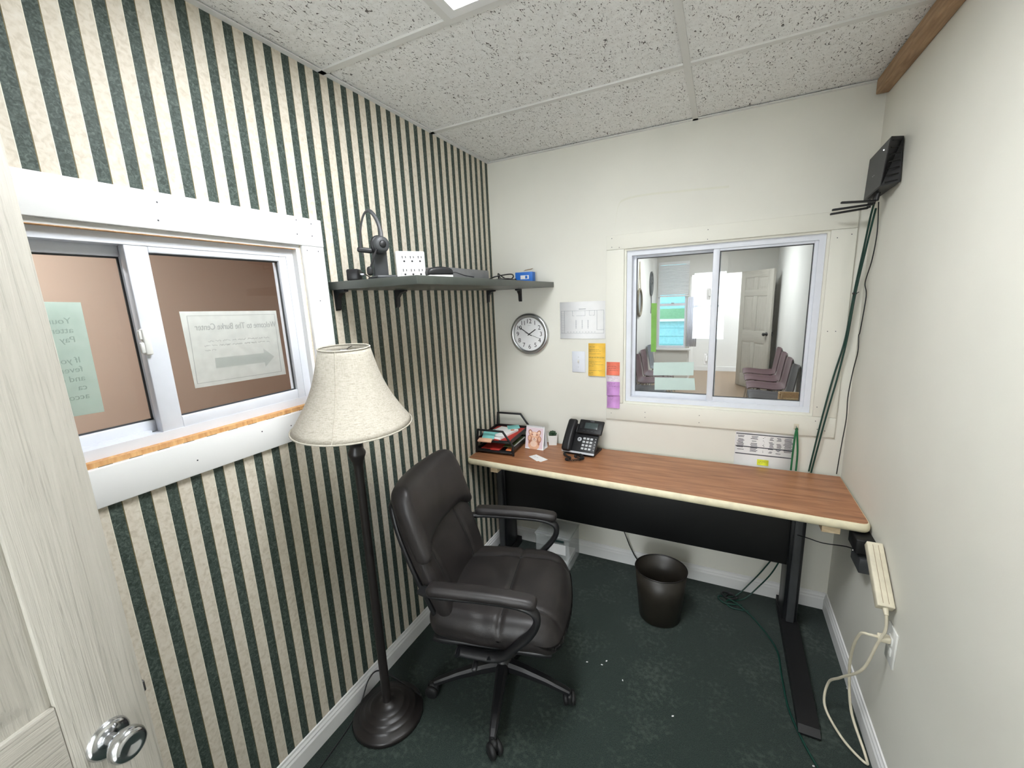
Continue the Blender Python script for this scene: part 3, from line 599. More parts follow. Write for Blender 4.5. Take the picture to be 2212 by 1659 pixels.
# lobby past the doorway, unseen, added to light the office from behind
bm_ = MB(); bm_.span((-.2, -4.4, 0), (2.3, -4.3, 2.46)); bm_.span((-.2, -4.3, 0), (-.1, YF - .1, 2.46)); bm_.span((2.2, -4.3, 0), (2.3, YF - .1, 2.46)); struct(bm_.build('wall_lobby', 'wall_white'))
w4 = sthing('fill_window', (0, -4.3, 0)); o_ = MB()          # window added behind the camera; its glowing panes fill the office
for a, b in (((.88, .90), (.93, 1.95)), ((1.55, .90), (1.60, 1.95)), ((.93, .90), (1.55, .95)), ((.93, 1.90), (1.55, 1.95)), ((.93, 1.41), (1.55, 1.44))): o_.span((a[0], 0, a[1]), (b[0], .03, b[1]))
o_.build('frame', 'vinyl_white', w4)
for a, b in ((.95, 1.41), (1.44, 1.90)): MB().span((.93, .004, a), (1.55, .012, b)).build('glow_pane', 'fill_pane', w4)
struct(MB().span((-.2, -4.4, -.05), (2.3, YF - .1, 0)).build('floor_lobby', 'wall_white')); struct(MB().span((-.2, -4.4, 2.46), (2.3, YF - .1, 2.52)).build('ceiling_lobby', 'wall_white'))
lamp_panel('added, unseen fill light panel on the lobby ceiling outside the office door', .55, -3.75, 2.46, .3, .3, 'lens_front')  # lamp added out of view as frontal fill through the doorway
# ================================================================== FURNITURE
DZ = .741
# ------------------------------------------------------------------ desk
dk = thing('desk', 'long narrow wood-laminate desk with cream edge and black legs under the window', 'desk', (0, 0, 0))
def rounded(pts, rad, k=6):
    out = []; n = len(pts)
    for i in range(n):
        p, a, b = Vector(pts[i]), Vector(pts[i - 1]), Vector(pts[(i + 1) % n]); r = rad[i]
        if r == 0: out.append(tuple(p)); continue
        u, w = (a - p).normalized(), (b - p).normalized(); s0, s1 = p + u * r, p + w * r
        for j in range(k + 1): t_ = j / k; out.append(tuple((1 - t_) ** 2 * s0 + 2 * t_ * (1 - t_) * p + t_ * t_ * s1))
    return out
dpoly = rounded([(.006, -.443), (1.848, -.508), (1.848, -.028), (.006, -.028)], [.03, .035, 0, 0])
def inset(poly, d):
    n = len(poly); out = []
    for i in range(n):
        p, a, b = Vector(poly[i]), Vector(poly[i - 1]), Vector(poly[(i + 1) % n]); e = ((p - a).normalized() + (b - p).normalized()).normalized(); out.append(tuple(p + Vector((-e.y, e.x)) * d))
    return out
MB().prism(inset(dpoly, .006), DZ - .032, DZ).build('worktop', 'desk_wood', dk)
eb = MB(); prof = [(.007, -.001), (.003, -.0008), (0, -.006), (-.003, -.014), (-.003, -.024), (0, -.032), (.004, -.036), (.007, -.037), (.02, -.037)]
rings = [inset(dpoly, d) for d, z in prof]; n = len(dpoly)
eb.add([(x, y, DZ + prof[i][1]) for i, r in enumerate(rings) for x, y in r], [[i * n + j, (i + 1) * n + j, (i + 1) * n + (j + 1) % n, i * n + (j + 1) % n] for i in range(len(prof) - 1) for j in range(n)], 0, True)
eb.build('edge_band', 'cream_edge', dk)
MB().span((.11, -.235, .345), (1.675, -.215, .700), r=.002).build('modesty_panel', 'desk_black', dk)
def leg(x0, x1, lab):
    l_ = MB(); l_.span((x0, -.245, .045), (x1, -.10, .703), r=.006); o = l_.build('leg', 'black_metal', dk)
    MB().span((x0 - .01, -.40, .690), (x1 + .01, -.06, .7035), r=.003).build('mounting_plate', 'black_metal', o)
    st = MB(); st.span((x0 + .014, -.262, .06), (x1 - .014, -.244, .66), r=.004); st.build('cable_cover', 'charcoal', o)
    f = MB(); pr = [(-.05, .004), (-.05, .050), (-.26, .060), (-.42, .052), (-.70, .034), (-.775, .026), (-.80, .012), (-.80, .004)] if lab else [(-.05, .004), (-.05, .05), (-.26, .06), (-.42, .05), (-.5, .03), (-.52, .004)]
    f.prism(pr, x0 - .004, x1 + .006, axes((0, 0, 0), (0, 1, 0), (0, 0, 1), (1, 0, 0))); f.build('foot', 'black_satin', o)
    for gy in (pr[-2][0] + .04, -.08): MB().cyl((x0 + .03, gy, 0), (x0 + .03, gy, .006), .016, n=12).build('glide', 'rubber', o)
leg(.085, .145, 0); leg(1.635, 1.695, 1)
for (u, v), (u2, v2), x in (((1051, 1018), (1068, 1030), 0), ((1745, 1138), (1780, 1158), 1)):
    a = P(u, v, y=-.40); c = MB(); xx = (.155 if x == 0 else 1.70); yf = (-.430 if x == 0 else -.485); c.span((xx, yf, DZ - .037 - .032), (xx + (.045 if x == 0 else .06), yf + .07, DZ - .037), r=.001); c.build('wood_block', 'block_wood', dk)
# ------------------------------------------------------------------ office chair
CX = thing('office_chair', 'dark brown leather office chair on a five-star castor base before the desk', 'office chair', (.525, -1.045, 0), math.radians(13.5))
AO = math.radians(-70.8 - 13.5)
hub = MB(); hub.lathe([(0, .13), (.03, .13), (.036, .12), (.042, .09), (.036, .06), (.02, .055), (0, .055)], 24); hub.build('hub', 'black_plastic', CX)
for k in range(5):
    a = AO + k * 2 * PI / 5; R_ = Matrix.Rotation(a, 4, 'Z')
    lg = MB(); sec = [(.02, .10, .026, .020), (.10, .098, .022, .017), (.20, .088, .018, .013), (.275, .074, .015, .010), (.30, .068, .012, .008)]; vs = []
    for x, z, hw, hh in sec:
        for y, zz in ((-hw, -hh), (hw, -hh), (hw, hh * .4), (hw * .55, hh), (-hw * .55, hh), (-hw, hh * .4)): vs.append((x, y, z + zz))
    fs = [[i * 6 + j, i * 6 + (j + 1) % 6, (i + 1) * 6 + (j + 1) % 6, (i + 1) * 6 + j] for i in range(len(sec) - 1) for j in range(6)] + [list(range(6))[::-1], [24 + j for j in range(6)]]
    lg.add(vs, fs, 0, False, R_); lo = lg.build('base_leg', 'black_plastic', CX)
    cs = MB(); C_ = R_ @ Matrix.Translation((.296, 0, 0)) @ Matrix.Rotation(.7 + k * 1.3, 4, 'Z')
    for sy in (-1, 1): cs.lathe([(.0, .011), (.012, .011), (.022, .010), (.027, .006), (.028, 0), (.027, -.006), (.022, -.009), (0, -.009)], 22, C_ @ Matrix.Translation((.012, sy * .0145, .0285)) @ Matrix.Rotation(sy * -PI / 2, 4, 'X'))
    cs.soft((.022, .011, .022), .011, 6, None, C_ @ Matrix.Translation((.004, 0, .042))); cs.cyl(C_ @ Vector((0, 0, .045)), C_ @ Vector((0, 0, .072)), .007, n=10)
    cs.build('castor', 'rubber', lo)
MB().cyl((0, 0, .11), (0, 0, .27), .026, n=20).cyl((0, 0, .27), (0, 0, .385), .016, n=16).build('gas_lift', 'black_metal', CX)
mc = MB(); mc.box((.01, 0, .388), (.22, .16, .035), r=.01); mc.build('tilt_mechanism', 'black_metal', CX)
lv = MB(); lv.tube(smooth_path([(.02, -.07, .385), (.0, -.17, .375), (-.02, -.245, .362)], 4), .005, 8, mi=0); lv.soft((.010, .035, .007), .007, 6, None, Matrix.Translation((-.024, -.27, .356)) @ Matrix.Rotation(.1, 4, 'Z'), mi=1); lv.build('lever', ['steel', 'black_plastic'], CX)
def seatfn(p):
    x, y, z = p; u = x / .26; v = y / .255
    top = z > 0
    if top:
        z += .016 * (1 - u * u) * (1 - v * v) - .010 * math.exp(-((x - .03) / .010) ** 2) - .006 * math.exp(-((abs(y) - .15 - .02 * u) / .010) ** 2)
        z += .0025 * math.sin(x * 60 + y * 25) * (1 - u * u) * math.exp(-((x + .05) / .06) ** 2)
    z -= .045 * max(0, u - .55) ** 2 / .2025 * (1 if top else .4)
    w = 1 - .05 * max(0, u) ** 2 - .12 * max(0, -u) ** 2
    x -= .035 * v * v * max(0, u)
    return Vector((x, y * w, z))
st_ = MB().soft((.265, .258, .062), .055, 72, seatfn, Matrix.Translation((.035, 0, .448))).build('seat', 'leather', CX)
def seam(parent, f, rng, r=.0030, X=None, name='seam'):
    MB().tube([f(a) for a in rng], r, 6).build(name, 'rubber', parent, X)
def stop(x, y):
    q = seatfn(Vector((x, y, .062))); return Vector((q.x + .035, q.y, q.z + .448 - .001))
rngs = [i / 16 for i in range(17)]
for s_ in (-1, 1): seam(st_, lambda a: stop(-.20 + .40 * a, s_ * (.15 + .02 * ((-.20 + .4 * a) / .26))), rngs)
seam(st_, lambda a: stop(.03, -.20 + .40 * a), rngs, .0034)
pn = MB(); pn.soft((.23, .235, .014), .014, 8, None, Matrix.Translation((.02, 0, .388))); pn.build('seat_pan', 'black_plastic', CX)
# backrest: local frame leaning back
BK = Matrix.Translation((-.212, 0, .478)) @ Matrix.Rotation(-.27, 4, 'Y')
def backfn(p):
    x, y, z = p; w = z / .26; v = y / .25
    x += .055 * v * v - .015 * w                       # wraps round the sitter
    x += (.018 * (1 - v * v) * math.exp(-((w + .45) / .5) ** 2) if x > 0 else 0)
    wid = 1 - .16 * max(0, w) ** 3 - .10 * max(0, -w) ** 2
    if p.x > 0: x -= .008 * math.exp(-((abs(y) - .14) / .010) ** 2) * (1 if w < .3 else 0)
    return Vector((x, y * wid, z))
bk = MB().soft((.036, .245, .275), .034, 60, backfn, BK @ Matrix.Translation((.0, 0, .215))).build('backrest', 'leather', CX)
def pillfn(p):
    x, y, z = p; v = y / .25; w = z / .13
    x += .055 * v * v - .008 * w + .020 * (1 - v * v) * (1 - w * w) * (1 if p.x > 0 else 0)
    z -= .05 * max(0, abs(v) - .72) / .28 if z < 0 else 0
    wid = 1 - .14 * max(0, w) ** 2
    return Vector((x, y * wid, z))
MB().soft((.042, .252, .128), .038, 22, pillfn, BK @ Matrix.Translation((.012, 0, .385))).build('head_pillow', 'leather', bk)
def bfront(y, z):
    q = backfn(Vector((.036, y, z))); return BK @ (q + Vector((.0, 0, .215)))
for s_ in (-1, 1): seam(bk, lambda a: bfront(s_ * .14, -.24 + .28 * a), rngs, .003)
def shellfn(p):
    q = backfn(p); return q
MB().soft((.012, .235, .255), .012, 16, shellfn, BK @ Matrix.Translation((-.042, 0, .20))).build('back_shell', 'black_plastic', CX)
sup = MB(); sup.tube(smooth_path([(-.06, 0, .378), (-.17, 0, .375), (-.235, 0, .41), (-.262, 0, .50), (-.285, 0, .60)], 5), .032, 8, flat=.35); sup.build('back_bracket', 'black_metal', CX)
for s_ in (-1, 1):
    pad = MB()
    def padfn(p):
        x, y, z = p; u = x / .19; z -= .012 * u * u * (1 if u > 0 else .3); y = y * (1 - .12 * u * u); return Vector((x, y, z))
    pad.soft((.195, .031, .019), .018, 14, padfn, Matrix.Translation((.015, s_ * .285, .655)))
    fr_ = MB(); y = s_ * .283
    path = smooth_path([(-.215, y * .93, .625), (-.15, y, .630), (.0, y, .633), (.13, y, .630), (.195, y, .610), (.208, y, .570), (.185, y, .520), (.130, y * .98, .455), (.085, y * .95, .405), (.03, y * .93, .385), (-.10, y * .90, .382)], 5)
    fr_.tube(path, .013, 10, flat=1.7); fo = fr_.build('arm_frame', 'black_plastic', CX); pad.build('arm_pad', 'leather', fo)
    for bx in (-.09, .03): MB().cyl((bx, y * .88, .387), (bx, y * 1.0, .387), .009, n=10).build('bolt', 'black_metal', fo)
# ------------------------------------------------------------------ floor lamp
lbx, lby = .163, -1.372
FL = thing('floor_lamp', 'dark bronze floor lamp with a flared cream linen shade against the striped wall', 'floor lamp', (lbx, lby, 0))
MB().lathe([(0, 0), (.134, 0), (.138, .006), (.138, .016), (.133, .023), (.112, .026), (.110, .034), (.106, .037), (.092, .039), (.090, .046), (.086, .049), (.070, .051), (.068, .057), (.064, .060), (.046, .063), (.030, .067), (.024, .074), (.016, .080)], 64).build('base', 'dark_bronze', FL)
ax = Vector((.042, -.038, 1.25)).normalized(); LM = axes((0, 0, .0), frame(ax).col[0], frame(ax).col[1], ax)
MB().lathe([(.022, .058), (.0175, .07), (.0145, 1.06), (.016, 1.075), (.016, 1.10), (.020, 1.115), (.029, 1.14), (.029, 1.147), (.020, 1.165), (.022, 1.178), (.040, 1.195), (.046, 1.208), (.040, 1.214), (.012, 1.22), (.012, 1.28), (0, 1.28)], 24, LM).build('pole', 'dark_bronze', FL)
zb_, zt_ = 1.248, 1.508; sp = []
for i in range(17):
    a = i / 16; r = .192 + (.079 - .192) * a - .022 * math.sin(PI * a) * (1 - .3 * a); sp.append((r, zb_ + (zt_ - zb_) * a))
so = MB().lathe(sp + [(r - .002, z) for r, z in reversed(sp)], 64, LM, closed=True).build('shade', 'linen', FL)
for r, z in ((.192, zb_), (.079, zt_)): MB().tube([LM @ Vector((r * math.cos(2 * PI * i / 48), r * math.sin(2 * PI * i / 48), z)) for i in range(48)], .0028, 6, closed=True).build('rim_trim', 'linen', so)
for ang in (-1.08, 1.0, 3.1): MB().tube([LM @ Vector(((r + .0006) * math.cos(ang), (r + .0006) * math.sin(ang), z)) for r, z in sp], .0016, 6).build('shade_seam', 'linen', so)
sd = MB()
for k in range(3): a = k * 2 * PI / 3; sd.cyl(LM @ Vector((.0, 0, zt_ - .01)), LM @ Vector((.077 * math.cos(a), .077 * math.sin(a), zt_ - .006)), .0018, n=6)
sd.lathe([(.012, zt_ - .014), (.012, zt_ - .006), (0, zt_ - .006)], 12, LM); sd.cyl(LM @ Vector((0, 0, 1.28)), LM @ Vector((0, 0, zt_ - .012)), .004, n=8); sd.build('shade_spider', 'steel', FL)
bu = MB(); bu.lathe([(.013, 1.28), (.013, 1.31), (.016, 1.32), (.030, 1.36), (.032, 1.385), (.025, 1.41), (0, 1.42)], 20, LM); bu.build('bulb', 'white_plastic', FL)
lc = MB(); pts = [(.09, .10, .03), (-.02, .115, .03), (-.11, .08, .09), (-.125, .03, .09), (-.125, -.02, .03), (-.115, -.08, .006), (-.10, -.15, .006), (-.085, -.28, .006), (-.07, -.42, .006), (-.08, -.70, .006)]
lc.tube(smooth_path(pts, 8), .003, 6); lc.build('power_cord', 'black_plastic', FL)
# ------------------------------------------------------------------ wastebasket
WB = thing('wastebasket', 'dark brown oval metal wastebasket on the carpet under the desk', 'wastebasket', (1.088, -.383, 0), .2)
Xs = Matrix.Diagonal((1.0, .92, 1, 1))
MB().lathe([(0, .003), (.094, .003), (.100, .008), (.113, .15), (.125, .275), (.122, .275), (.110, .15), (.097, .012), (0, .010)], 48, Xs).build('body', 'bin_brown', WB)
MB().tube([Xs @ Vector((.124 * math.cos(2 * PI * i / 48), .124 * math.sin(2 * PI * i / 48), .276)) for i in range(48)], .003, 8, closed=True).build('rim', 'dark_bronze', WB)
# ================================================================== ON THE WALLS
# shelf
SZ = 1.726
sf = thing('wall_shelf', 'dark grey-green laminate corner shelf on black brackets over the striped wall', 'shelf', (0, 0, SZ))
MB().span((.001, -1.262, -.029), (.407, -.003, 0), r=.0012).build('board', 'shelf_laminate', sf)
def bracket(X):
    b = MB(); b.prism([(0, 0), (.055, 0), (.055, -.007), (.030, -.012), (.013, -.032), (.010, -.068), (.004, -.075), (0, -.075)], -.010, .010, X); b.build('bracket', 'black_metal', sf)
for y in (-1.235, -.905, -.085): bracket(axes((.001, y, -.029), (1, 0, 0), (0, 0, 1), (0, -1, 0)))
bracket(axes((.187, -.001, -.029), (0, -1, 0), (0, 0, 1), (1, 0, 0)))
# things on the shelf
pa = thing('power_adapter', 'small black wall-plug adapter at the end of the grey-green shelf', 'adapter', (.075, -1.205, SZ), .5)
MB().box((0, 0, .0215), (.045, .05, .043), r=.006).build('body', 'black_plastic', pa)
for s_ in (-1, 1): MB().box((.004 + .025, s_ * .007, .024), (.016, .0016, .006)).build('prong', 'steel', pa)
MB().tube(smooth_path([(.0, .024, .03), (.01, .05, .036), (.03, .085, .02), (.06, .11, .004), (.10, .12, .004), (.06, .16, .004)], 6), .0022, 6).build('lead', 'black_plastic', pa)
hs0 = P(834, 592, x=.20); hx_, hy_ = .20, P(824, 570, x=.20).y
dirc = Vector((CAM.x - hx_, CAM.y - hy_, 0)).normalized(); rt_ = Vector((-dirc.y, dirc.x, 0))       # rt_: to the right as seen from the door
hd = thing('headset_dock', 'dark grey upright charging dock holding the headset on the shelf', 'dock', (hx_, hy_, SZ), math.atan2(dirc.y, dirc.x) + .35)
MB().box((0, 0, .006), (.10, .075, .012), r=.005).build('foot', 'charcoal', hd)
MB().box((-.012, 0, .068), (.018, .052, .115), r=.004).build('post', 'charcoal', hd)
HX = axes((hx_ + dirc.x * .02, hy_ + dirc.y * .02, SZ), rt_, (0, 0, 1), dirc)        # x right, y up, z to viewer
hs = thing('headset', 'dark grey one-ear headset with a microphone boom resting on its dock', 'headset', X=HX)
R35 = Matrix.Translation((0, .012, .0)) @ Matrix.Rotation(.45, 4, 'Y')
ec = R35 @ Matrix.Translation((0, .104, .012))
MB().lathe([(0, .014), (.018, .014), (.026, .010), (.029, .0), (.027, -.008), (0, -.008)], 28, ec).build('ear_cup', 'charcoal', hs)
MB().lathe([(.020, -.026), (.030, -.022), (.033, -.016), (.030, -.009), (.0, -.009)], 28, ec).build('ear_cushion', 'black_plastic', hs)
MB().lathe([(0, .018), (.010, .018), (.013, .014), (.013, .012)], 20, ec).build('call_button', 'black_satin', hs)
band = smooth_path([(.006, .128, .006), (.008, .160, -.004), (-.002, .205, -.02), (-.024, .236, -.035), (-.045, .222, -.05), (-.060, .175, -.06), (-.066, .12, -.064), (-.060, .085, -.062)], 6)
MB().tube(band, .0030, 8, flat=2.4).build('headband', 'charcoal', hs)
MB().soft((.026, .009, .007), .007, 8, None, Matrix.Translation((-.050, .098, .005)) @ Matrix.Rotation(-.12, 4, 'Z')).build('temple_pad', 'black_plastic', hs)
MB().tube(smooth_path([(-.012, .098, .022), (-.024, .072, .026), (-.036, .040, .028)], 5), .0034, 8).build('mic_boom', 'black_plastic', hs)
MB().soft((.0105, .016, .0105), .0104, 8, None, Matrix.Translation((-.040, .026, .029))).build('mic_foam', 'rubber', hs)
# six-outlet tap
tx, ty = .215, P(886, 570, x=.215).y; tn = Vector((.78, -.62, 0)).normalized(); tr_ = Vector((-tn.y, tn.x, 0))
tp = thing('outlet_tap', 'white six-outlet wall tap standing upright on the shelf', 'outlet tap', X=axes((tx, ty, SZ), tr_, (0, 0, 1), tn))
MB().box((0, .053, 0), (.110, .105, .034), r=.005).build('body', 'white_plastic', tp)
MB().box((.004, .053, .0185), (.088, .100, .004), r=.0015).build('face_plate', 'white_plastic', tp)
for i in range(3):
    for j in range(2):
        cx_, cy_ = -.026 + i * .030, .029 + j * .048; ou = MB()
        for dx, hh in ((-.006, .010), (.006, .008)): ou.span((cx_ + dx - .0016, cy_ + .003 - hh / 2 + .003, .0206), (cx_ + dx + .0016, cy_ + .003 + hh / 2 + .003, .0209))
        ou.disc((cx_, cy_ - .009, .0209), .0040, .0040, n=10); ou.build('socket', 'ink_black', tp)
# desktop network switch
ns = thing('network_switch', 'flat grey metal network switch lying along the shelf beside the outlet tap', 'network switch', (.100, -.625, SZ))
MB().span((-.09, -.215, .003), (.10, .215, .062), r=.002).build('case', 'grey_box', ns)
MB().span((.1001, -.18, .018), (.1006, -.13, .046)).build('port_label', 'paper', ns)
for sx in (-1, 1):
    for sy in (-1, 1): MB().cyl((sx * .085, sy * .20, 0), (sx * .085, sy * .20, .004), .007, n=10).build('rubber_foot', 'rubber', ns)
mu = thing('computer_mouse', 'black computer mouse with a white underside lying between outlet tap and cables on the shelf', 'mouse', (.29, P(942, 588, x=.29).y + .015, SZ), -2.1)
MB().soft((.052, .030, .009), .009, 10, None, Matrix.Translation((0, 0, .0092))).build('underside', 'white_plastic', mu)
MB().soft((.054, .031, .013), .012, 14, lambda p: Vector((p.x, p.y, p.z + (.010 * (1 - (p.x / .054) ** 2) if p.z > 0 else 0))), Matrix.Translation((0, 0, .024))).build('top_shell', 'black_plastic', mu)
MB().tube(smooth_path([(-.05, 0, .022), (-.075, .0, .026), (-.10, .03, .012), (-.12, .07, .003)], 6), .0018, 6).build('cord', 'black_plastic', mu)
ca = MB()
def loop(c, rx, ry, n, jit, z0, rng):
    pts = []
    for k in range(n): a = k / 8 * 2 * PI; q = 1 + rng.uniform(-jit, jit); pts.append((c[0] + rx * q * math.cos(a), c[1] + ry * q * math.sin(a), z0 + .002 + rng.uniform(0, .004)))
    return pts
rng = random.Random(11)
cc = [(a + .02, b - .17, c_) for a, b, c_ in [(.19, -.33, .004), (.27, -.40, .010), (.33, -.44, .018), (.37, -.36, .028), (.33, -.28, .012), (.25, -.30, .004), (.30, -.42, .004), (.37, -.40, .006), (.34, -.26, .004), (.28, -.20, .004), (.2, -.10, .004)]]
tag(ca.tube(smooth_path(cc, 7), .0032, 6).build('usb_cable', 'black_plastic'), 'black cable in loose bends lying on the shelf before the network switch', 'cable').location = (0, 0, SZ)
cb = MB(); pts = [(.08, -.21, .006)] + [(.165 + .055 * math.cos(k * .9), -.13 + .04 * math.sin(k * .9), .006 + .010 * (k % 3) + (.035 if k in (4, 11, 12) else 0)) for k in range(16)] + [(.23, -.22, .012), (.16, -.28, .004)]
tag(cb.tube(smooth_path(pts, 6), .0030, 6).build('coiled_cable', 'black_plastic'), 'coiled black cable heaped on the shelf against the blue box', 'cable').location = (0, 0, SZ)
bb = thing('blue_box', 'small bright blue product box with its top flap open on the shelf', 'box', (.262, -.085, SZ), .10)
MB().span((-.052, -.028, 0), (.052, .028, .062), r=.001).build('carton', 'blue_box', bb)
MB().box((0, 0, 0), (.05, .03, .0012), Matrix.Translation((.018, .006, .076)) @ Matrix.Rotation(.25, 4, 'X') @ Matrix.Rotation(-.12, 4, 'Y')).build('flap', 'card_brown', bb)
MB().span((-.020, -.0288, .022), (.030, -.0281, .044)).build('white_label', 'paper', bb); MB().span((.008, -.0292, .025), (.022, -.0287, .041)).build('label_square', 'blue_box', bb)
# wall clock
ck_ = P(1143, 722, y=-.02); RC = .128
cl = thing('wall_clock', 'round silver-rimmed wall clock with a white face under the shelf end', 'clock', X=axes((ck_.x, 0, ck_.z), (1, 0, 0), (0, 0, 1), (0, -1, 0)))
MB().lathe([(0, 0), (RC - .006, 0), (RC - .002, .006), (RC, .016), (RC - .004, .024), (RC - .013, .028), (RC - .024, .026), (RC - .027, .018)], 64).build('rim', 'brushed', cl)
MB().lathe([(0, .0175), (RC - .026, .0175)], 48).build('dial', 'paper', cl)
for k in range(12):
    a = PI / 2 - (k + 1) * PI / 6; text(str(k + 1), .038, 'ink_black', cl, Matrix.Translation((.078 * math.cos(a), .078 * math.sin(a), .0178)), 'numeral', depth=.0001)
tk = MB()
for k in range(60):
    X = Matrix.Rotation(k * PI / 30, 4, 'Z') @ Matrix.Translation((0, .0965, .0178)); tk.box((0, 0, 0), (.0007 if k % 5 else .0013, .004, .0002), X)
tk.build('minute_marks', 'ink_grey', cl)['kind'] = 'stuff'
bs = MB(); scribble(bs, -.008, .008, .052, .004, .0179, random.Random(2), 0, .0008); bs.build('maker_mark', 'ink_grey', cl)
def hand(nm, ang, l0, l1, w, z): MB().box((0, (l1 + l0) / 2, z), (w, l1 - l0, .0008), Matrix.Rotation(-ang, 4, 'Z')).build(nm, 'ink_black', cl)
hand('hour_hand', math.radians(56), -.012, .052, .0056, .0195); hand('minute_hand', math.radians(-57), -.018, .084, .0044, .0205); hand('second_hand', math.radians(111), -.03, .080, .0016, .0212)
MB().lathe([(0, .0225), (.004, .0222), (.005, .018)], 16).build('centre_cap', 'ink_black', cl)
MB().lathe([(0, .0245), (RC - .024, .0245)], 48).build('crystal', 'crystal', cl)
# papers on the back wall. local frame x right, y up, z into the room
def wallpaper_sheet(name, label, cat, x0, x1, z0, z1, m, y=0.0, curl=.0, group=None, roll=0):
    w, h = x1 - x0, z1 - z0; o = thing(name, label, cat, X=axes(((x0 + x1) / 2, y - .0004, (z0 + z1) / 2), (1, 0, 0), (0, 0, 1), (0, -1, 0)) @ Matrix.Rotation(roll, 4, 'Z'), group=group)
    n = 8; vs = []; 
    for s_ in (0, 1):
        for i in range(n + 1):
            q = i / n; yy = -h / 2 + h * q; zz = curl * (1 - q) ** 3
            for xx in (-w / 2, w / 2): vs.append((xx, yy, zz + .0004 * s_))
    fs = []; k = 2 * (n + 1)
    for i in range(n): fs += [[2 * i + 2, 2 * i + 3, 2 * i + 1, 2 * i], [k + 2 * i, k + 2 * i + 1, k + 2 * i + 3, k + 2 * i + 2], [2 * i, 2 * i + 2 , k + 2 * i + 2, k + 2 * i][::-1], [2 * i + 1, 2 * i + 3, k + 2 * i + 3, k + 2 * i + 1]]
    MB().add(vs, fs, 0, True).build('sheet', m, o); CURL[o.name] = (h, curl); return o, w, h
CURL = {}
def curlify(c):
    h, k = CURL[c.parent.name]
    for v in c.data.vertices: v.co.z += k * (1 - min(1, max(0, v.co.y / h + .5))) ** 3 + .0002
fp, w, h = wallpaper_sheet('floor_plan', 'printed floor plan sheet pinned on the back wall beside the clock', 'paper', .441, .711, 1.394, 1.607, 'paper', curl=.004)
fl = MB(); g = .0009
def ln(x0, y0, x1, y1, wd=.0011): fl.span((min(x0, x1) - wd / 2, min(y0, y1) - wd / 2, .0006), (max(x0, x1) + wd / 2, max(y0, y1) + wd / 2, .0012))
for a in ((-.127, -.075, .127, -.075), (-.127, .055, .127, .055), (-.127, -.075, -.127, .055), (.127, -.075, .127, .055), (-.107, -.075, -.107, .055), (.087, -.055, .087, .055), (.087, -.055, .127, -.055), (-.058, .026, -.058, .055), (.018, .026, .018, .055), (-.058, .026, -.048, .026), (-.035, .026, .018, .026), (.043, .028, .043, .055), (.073, .028, .073, .055), (.043, .028, .055, .028), (.062, .028, .073, .028)): ln(*a)
for x in (-.037, 0, .035):
    for k in range(9): ln(x - .0015, -.045 + k * .0055, x + .0015, -.0445 + k * .0055, .002)
for k in range(12): ln(-.125, -.07 + k * .010, -.110, -.07 + k * .010, .0007)
for k in range(10): ln(-.09 + k * .018, -.068, -.084 + k * .018, -.068, .0016)
fl.span((-.02, .063, .0006), (.022, .066, .0010)); curlify(fl.build('plan_drawing', 'ink_grey', fp))
sw_ = thing('light_switch', 'white toggle light switch plate on the back wall below the floor plan', 'light switch', X=axes((.5525, 0, 1.256), (1, 0, 0), (0, 0, 1), (0, -1, 0)))
MB().box((0, 0, .003), (.080, .126, .006), r=.0025).build('plate', 'vinyl_white', sw_)
MB().box((0, 0, .006), (.011, .026, .002), r=.0005).build('toggle_slot', 'paper_grey', sw_); MB().box((0, 0, 0), (.008, .012, .016), Matrix.Translation((0, .006, .011)) @ Matrix.Rotation(-.5, 4, 'X'), r=.002).build('toggle', 'white_plastic', sw_)
for s_ in (-1, 1): MB().lathe([(0, .0072), (.003, .0068), (.0034, .006)], 12, Matrix.Translation((0, s_ * .030, 0))).build('screw', 'paper_grey', sw_)
def writing(o, lines, m='ink', seed=1, h=.0034, wd=.0008):
    mb = MB(); r = random.Random(seed)
    for x0, x1, y in lines: scribble(mb, x0, x1, y, h, .0007, r, 0, wd)
    curlify(mb.build('handwriting', m, o))
yn, w, h = wallpaper_sheet('yellow_note', 'long yellow-orange handwritten note taped between light switch and window', 'note', .612, .712, 1.176, 1.367, 'note_yellow', curl=.010)
writing(yn, [(-.044, -.012, .075), (-.046, .012, .058), (-.046, .026, .049), (-.046, .022, .034), (-.046, .045, .014), (-.046, .045, .011), (-.046, .03, -.012), (-.04, -.01, -.02), (-.028, .04, -.029), (-.046, -.02, -.038), (-.046, .03, -.064), (-.046, -.02, -.076), (-.046, -.02, -.084)], seed=5)
cn, w, h = wallpaper_sheet('sticky_note', 'coral sticky note on the window casing', 'sticky note', .722, .797, 1.186, 1.262, 'note_coral', y=-T, curl=.006)
writing(cn, [(-.032, .022, .012), (-.025, .015, .0), (-.02, .03, -.011)], 'ink', 6)
pn_, w, h = wallpaper_sheet('sticky_note', 'pale pink sticky note mostly covered by a lilac one on the casing', 'sticky note', .720, .798, 1.105, 1.182, 'note_pink', y=-T, curl=.0)
writing(pn_, [(-.03, .03, .026), (-.005, .01, .019), (-.012, .014, .010)], 'ink', 7)
l1, w, h = wallpaper_sheet('sticky_note', 'upper lilac sticky note overlapping the pink note on the casing', 'sticky note', .724, .798, 1.069, 1.147, 'note_lilac', y=-T - .001, curl=.008)
writing(l1, [(-.028, .01, .028), (-.028, -.008, .021), (-.026, .034, .013)], 'ink', 8)
l2, w, h = wallpaper_sheet('sticky_note', 'lower lilac sticky note at the bottom of the casing stack', 'sticky note', .725, .799, .993, 1.068, 'note_lilac', y=-T - .0005, curl=.008)
writing(l2, [(-.03, .0, .03), (-.02, -.004, .018), (-.02, -.006, .010)], 'ink', 9)
